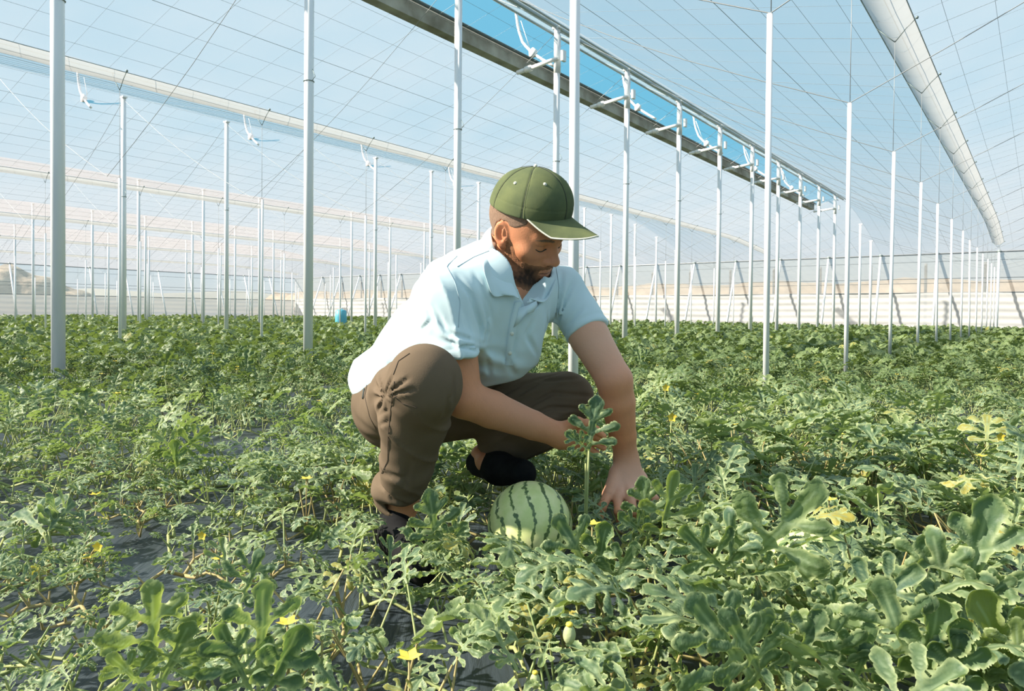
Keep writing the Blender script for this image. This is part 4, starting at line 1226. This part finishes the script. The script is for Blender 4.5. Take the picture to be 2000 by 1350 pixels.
hero('pale lobed watermelon shoot standing in front of the dark shoe', [(858, 1090, 842, 975, 1.36, 5, .35, .1), (860, 1080, 905, 1030, 1.34, 2, .3, .2), (850, 1095, 800, 1040, 1.36, 4, .5, .2)])
hero('watermelon shoot in front of the reaching hand at its fingertips', [(1270, 1060, 1258, 950, 1.42, 5, .45, .1), (1285, 1060, 1320, 935, 1.40, 3, .75, .6), (1272, 1055, 1218, 1010, 1.40, 2, .5, .3)])
hero('large arching watermelon leaves right of the reaching hand', [(1440, 1120, 1600, 965, 1.05, 4, .62, .3), (1430, 1130, 1420, 1010, 1.05, 0, .1, -.3), (1445, 1125, 1545, 1110, 1.02, 2, .6, .6), (1430, 1125, 1340, 1045, 1.06, 3, .4, -.3)])
hero('tall broad-leaved watermelon shoot near the right edge', [(1870, 1230, 1935, 1000, .92, 6, .35, .2), (1870, 1190, 1980, 1140, .90, 1, .5, .5), (1868, 1225, 1820, 1060, .93, 0, .3, -.3)])
hero('silvery arching watermelon leaf lying over the foliage at right', [(1642, 1220, 1790, 1120, .92, 3, .0, .1), (1640, 1222, 1622, 1160, .92, 0, .05, -.2)])
hero('huge watermelon leaves standing at the bottom right', [(1810, 1350, 1725, 1165, .76, 1, .2, -.2), (1800, 1340, 1835, 1205, .75, 7, .55, .3), (1850, 1360, 1880, 1240, .74, 7, .5, .5)])
hero('round-lobed watermelon leaves at the bottom, right of centre', [(1490, 1350, 1370, 1190, .74, 1, .3, .1), (1500, 1340, 1430, 1215, .74, 4, .45, .2), (1530, 1340, 1600, 1215, .78, 2, .4, .4)])
hero('upright watermelon shoot above the bottom edge, right of the round-lobed leaves', [(1640, 1350, 1610, 1215, .78, 5, .55, .2), (1665, 1350, 1700, 1240, .78, 4, .5, .3)])
hero('yellowish broad watermelon leaf at the lower right corner', [(1985, 1330, 1925, 1190, .80, 7, .86, .4), (1990, 1340, 1990, 1230, .78, 1, .8, .2)])
hero('flat watermelon leaves resting on the bare mulch at the left', [(85, 1040, 30, 985, 1.55, 1, .1, .2, .12), (95, 1035, 150, 975, 1.55, 4, .2, .3, .12), (90, 1045, 110, 1000, 1.5, 7, .15, .3, .1)])
hero('pale watermelon leaf catching the sun left of the man’s knee', [(350, 885, 300, 845, 2.2, 1, .85, .2), (352, 880, 400, 842, 2.2, 4, .8, .2), (345, 920, 340, 870, 2.1, 7, .6, .2)])
# --- near plants, each its own
def density(x, y):
    """how thickly the vines cover the mulch here (1 = full)"""
    px, py, _ = project(np.array([[x, y, .0]])); px, py = px[0], py[0]
    d = 1.0
    if y < 2.6:
        bare = max(math.exp(-(((px - 190) / 300) ** 2) - ((py - 1085) / 95) ** 2), math.exp(-(((px - 320) / 290) ** 2) - ((py - 1230) / 80) ** 2), .85 * math.exp(-(((px - 60) / 200) ** 2) - ((py - 1330) / 60) ** 2), .75 * math.exp(-(((px - 800) / 160) ** 2) - ((py - 1330) / 70) ** 2))
        d -= .93 * bare
    return d
nearpts = []
tries = 0
while len(nearpts) < 118 and tries < 20000:
    tries += 1
    y = rng.uniform(.42, 2.35); x = rng.uniform(-.76, .76) * y + rng.uniform(-.1, .1)
    p = np.array([x, y])
    if rng.random() > density(x, y) ** 1.6: continue
    if any(np.hypot(*(p - q)) < .155 for q in nearpts): continue
    if obst(np.array([[x, y, .03]]))[0] < .06: continue
    nearpts.append(p)
def zone_label(x, y):
    px, py, _ = project(np.array([[x, y, .1]])); px, py = px[0], py[0]
    if y > 1.85:
        return 'leafy watermelon plant in the strip just behind the crouching man' if 640 < px < 1320 else ('leafy watermelon plant beyond the bare mulch, left of the man’s knee' if px <= 640 else 'leafy watermelon plant in the shade right of the reaching arm')
    if px < 640: return 'small-leaved watermelon plant creeping over black mulch at lower left'
    if px < 1180:
        return 'watermelon plant around the striped fruit and the man’s feet' if y > 1.1 else 'watermelon plant at the bottom centre, in front of the fruit'
    return 'big-leaved watermelon plant in the lower right foreground'
for i, (x, y) in enumerate(nearpts):
    px = project(np.array([[x, y, .1]]))[0][0]
    u_ = np.clip((px - 200) / 1300, 0, 1)
    hg = .07 + .105 * u_ + (.03 if y > 1.8 else 0); sz = .070 + .060 * u_ + .012 * (y > 1.8)
    vl_ = .24
    if density(x, y) < .75: hg, sz, vl_ = .04, .062, .16
    fo, st, fl, nf = build_plant(rng, (x, y, 0), 3, vl_, hg, sz, HI, test=screen_keep, up=.55, dens=.062, flower=1 if i % 6 == 0 else 0, yellow=.03 + .05 * u_)
    lb = zone_label(x, y)
    place(fo, st, fl, nf, (x, y), 'watermelon_plant', lb, 'plants: ' + lb, sm=VINER if i % 3 == 0 else None)
n_near = len(PLANTS)
# --- mid-distance plants: copies of a few, with their parts
protos = []
for k in range(8):
    r = np.random.default_rng(100 + k)
    fo, st, fl, nf = build_plant(r, (0, 0, 0), 5, .34, .165, .112, MID, up=.75, dens=.052, flower=1 if k % 2 else 0, yellow=.05)
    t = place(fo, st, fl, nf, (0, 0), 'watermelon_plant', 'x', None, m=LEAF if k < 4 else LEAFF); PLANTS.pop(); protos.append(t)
def copy_tree(o):
    c = o.copy(); C.objects.link(c)
    for ch in o.children: d_ = ch.copy(); C.objects.link(d_); d_.parent = c
    return c
posts_xy = [g(-1.2, 1.93, 0)[:2], g(-1.2, 3.93, 0)[:2], g(-5.23, 3.92, 0)[:2], g(-5.23, 5.92, 0)[:2], g(-5.23, 1.92, 0)[:2]]
mid = []; tries = 0
NM = 298 - n_near
while len(mid) < NM and tries < 60000:
    tries += 1
    y = math.sqrt(rng.uniform(2.35 ** 2, 6.4 ** 2)); x = rng.uniform(-.77, .77) * y
    p = np.array([x, y])
    if any(np.hypot(*(p - q)) < .27 for q in mid): continue
    if min(np.hypot(*(p - q)) for q in posts_xy) < .09 or np.hypot(*((p - posts_xy[4]) / [1.3, 1])) < .42: continue
    mid.append(p)
used = set()
for i, p in enumerate(sorted(mid, key=lambda p: p[1])):
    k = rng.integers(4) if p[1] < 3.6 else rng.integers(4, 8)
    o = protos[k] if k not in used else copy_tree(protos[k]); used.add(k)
    o.location = (p[0], p[1], 0); o.rotation_euler = (0, 0, rng.uniform(0, 6.28)); s_ = rng.uniform(.85, 1.2); o.scale = (s_, s_, s_ * rng.uniform(.85, 1.15))
    px = project(np.array([[p[0], p[1], .1]]))[0][0]
    side = 'left of the man' if px < 700 else ('straight behind the man' if px < 1240 else 'right of the man')
    far = 'nearer half' if p[1] < 4 else 'farther half'
    o['label'] = 'watermelon plant in the %s of the sunlit field %s' % (far, side); o['group'] = 'plants in the %s of the field %s' % (far, side)
for k, t in enumerate(protos):
    if k not in used:
        for ch in list(t.children): bpy.data.objects.remove(ch)
        bpy.data.objects.remove(t)
# --- everything beyond: one mass of leaves
fo = Fol()
def scatter(y0, y1, dens, size, lms, hz):
    area = .78 * (y1 ** 2 - y0 ** 2); n = int(area * dens)
    y = np.sqrt(rng.uniform(y0 ** 2, y1 ** 2, n)); x = rng.uniform(-.78, .78, n) * y
    for i in range(n):
        a_, b_ = (x[i] * NV[0] + y[i] * NV[1]), (x[i] * DV[0] + y[i] * DV[1])
        if b_ > 31.3 or a_ < -43.8 or a_ > 12: continue
        az = rng.uniform(0, 6.28); el = rng.uniform(.0, 1.45)
        clump = .75 + .25 * math.sin(x[i] * 2.3 + 1.1 * math.sin(y[i] * 1.7)) * math.sin(y[i] * 2.9)
        z_ = hz * rng.uniform(.25, 1.0) * clump
        d_ = np.array([math.cos(az) * math.cos(el), math.sin(az) * math.cos(el), math.sin(el)])
        nn = np.array([-math.cos(az) * math.sin(el), -math.sin(az) * math.sin(el), math.cos(el)]) + rng.normal(0, .3, 3)
        fo.leaf(np.array([x[i], y[i], z_]), d_, nn, size * rng.uniform(.7, 1.25), lms[rng.integers(len(lms))], rng.random() * .85 if rng.random() > .05 else .97)
scatter(6.0, 10, 260, .115, LOW, .21)
scatter(10, 17, 170, .115, LOW2, .21)
scatter(17, 30, 80, .14, LOW3, .21)
scatter(30, 62, 24, .22, LOW3, .22)
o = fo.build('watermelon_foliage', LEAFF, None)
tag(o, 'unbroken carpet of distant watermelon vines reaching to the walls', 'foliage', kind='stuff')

# --- fruit
MEL = mat('striped_rind', rough=.38, spec=.5)
t_ = N(MEL, 'TexCoord'); spx = N(MEL, 'SeparateXYZ'); L(MEL, t_.outputs['Object'], spx.inputs[0])
def mth(m, op, a, b=None, v=None):
    n = N(m, 'Math', operation=op)
    if hasattr(a, 'links') or hasattr(a, 'is_linked'): L(m, a, n.inputs[0])
    else: n.inputs[0].default_value = a
    if b is not None:
        if hasattr(b, 'is_linked'): L(m, b, n.inputs[1])
        else: n.inputs[1].default_value = b
    return n.outputs[0]
ang = mth(MEL, 'ARCTAN2', spx.outputs['Y'], spx.outputs['X'])
nzA = N(MEL, 'TexNoise', Scale=14, Detail=3); L(MEL, t_.outputs['Object'], nzA.inputs['Vector'])
nzB = N(MEL, 'TexNoise', Scale=95, Detail=3); L(MEL, t_.outputs['Object'], nzB.inputs['Vector'])
wv = mth(MEL, 'MULTIPLY', mth(MEL, 'SUBTRACT', nzA.outputs[0], .5), .45)
a1 = mth(MEL, 'MULTIPLY', mth(MEL, 'ADD', ang, wv), 15 / 6.28318)
fr = mth(MEL, 'ABSOLUTE', mth(MEL, 'SUBTRACT', mth(MEL, 'FRACT', a1), .5))
wd = mth(MEL, 'ADD', mth(MEL, 'MULTIPLY', mth(MEL, 'SUBTRACT', nzB.outputs[0], .5), .55), fr)
sr = ramp(MEL, [(.07, (0, 0, 0)), (.125, (1, 1, 1))], wd)
nzC = N(MEL, 'TexNoise', Scale=30, Detail=5); L(MEL, t_.outputs['Object'], nzC.inputs['Vector'])
bc = ramp(MEL, [(.35, (.58, .66, .25)), (.65, (.74, .76, .38))], nzC.outputs[0]); dc = ramp(MEL, [(.3, (.065, .12, .045)), (.7, (.14, .21, .07))], nzB.outputs[0])
mx = N(MEL, 'Mix', data_type='RGBA'); L(MEL, sr.outputs[0], mx.inputs[0]); L(MEL, dc.outputs[0], mx.inputs[6]); L(MEL, bc.outputs[0], mx.inputs[7]); L(MEL, mx.outputs[2], BS(MEL).inputs['Base Color'])
def melon(c, r, axis, label, tone=None):
    t = empty('watermelon', c, label, 'watermelon')
    n, m_ = 64, 40; G = []
    V = []
    for i in range(m_ + 1):
        th = math.pi * i / m_
        for j in range(n):
            ph = 2 * math.pi * j / n
            rr = 1 + .006 * math.cos(15 * ph) * math.sin(th)
            V.append([r * rr * math.sin(th) * math.cos(ph), r * rr * math.sin(th) * math.sin(ph), r * 1.04 * math.cos(th) * (1 - .015 * math.exp(-(math.pi - th) * 12))])
    F_ = [[i * n + j, i * n + (j + 1) % n, (i + 1) * n + (j + 1) % n, (i + 1) * n + j] for i in range(m_) for j in range(n)]
    o = mesh_obj('rind', V, F_, MEL)
    o.parent = t; o.rotation_mode = 'QUATERNION'; o.rotation_quaternion = Vector(axis).to_track_quat('-Z', 'Y')
    mb = MB(); a = nrm(axis); mb.tube([np.array(c) + a * r * 1.015, np.array(c) + a * (r * 1.045)], [.006, .003], 10)
    mb.build('blossom_scar', mat('scar', (.06, .07, .03), .8), t)
    mb = MB(); mb.tube([np.array(c) - a * r * 1.02, np.array(c) - a * r * 1.12 + [0, 0, .01], np.array(c) - a * r * 1.25 + [.03, .02, -.02]], [.006, .004, .004], 8)
    mb.build('stalk', VINE, t)
    return t
melon(MELC, MELR, (.10, -.78, -.62), 'round pale green watermelon with jagged dark stripes in front of the man')
melon(at(1618, 1050, 1.25) * [1, 1, 0] + [0, .05, .092], .092, (.3, -.5, .6), 'yellowish watermelon half hidden under leaves right of the hand')
# small things among the vines
FRU = vary(mat('hairy_young_fruit', rough=.7), (.30, .38, .16), (.50, .52, .28), 60, 3, bumps=.5, bd=.003)
def young(c, r, label):
    t = empty('young_watermelon', c, label, 'young watermelon'); mb = MB(); mb.sphere(c, (r, r, r * 1.5), 14, 10); mb.build('fruitlet', FRU, t)
    mb = MB(); mb.sphere(np.array(c) + [0, 0, r * 1.6], (r * .6, r * .6, r * .4), 10, 6); mb.build('withered_flower', YEL, t)
young(at(1045, 1330, .80), .006, 'tiny hairy young fruit at the bottom edge, right of centre')
young(at(1112, 1240, .86), .008, 'hairy young fruitlet below the striped watermelon')
def flower(px, py, Z, label, r=.016):
    c = at(px, py, Z); t = empty('watermelon_flower', c, label, 'flower')
    mb = MB()
    for k5 in range(5):
        a5 = k5 * 1.2566 + .3; u5 = np.array([math.cos(a5), -.35, math.sin(a5)]); w5 = np.array([-math.sin(a5), 0, math.cos(a5)])
        mb.add([c, c + u5 * r * .5 + w5 * r * .42, c + u5 * r, c + u5 * r * .5 - w5 * r * .42, ], [[0, 1, 2, 3]])
    mb.build('petals', YEL, t, smooth=False)
    mb = MB(); mb.tube([c * [1, 1, 0] + [0, .02, .01], c * [1, 1, .5] + [0, .02, 0], c + [0, .004, 0]], .0018, 5); mb.build('stalk', VINE, t)
flower(908, 1073, 1.38, 'yellow flower just left of the striped watermelon', .014)
flower(192, 1068, 1.42, 'yellow flower bud over the bare mulch at left', .012)
flower(395, 1046, 1.5, 'small yellow flower beside the mulch gap, left of the shoe', .011)
flower(1312, 815, 2.15, 'orange-yellow flower behind the reaching forearm', .016)
flower(1953, 853, 2.0, 'orange-yellow flower near the right edge of the field', .014)
flower(1300, 757, 3.0, 'small orange flower in the field right of the elbow', .018)
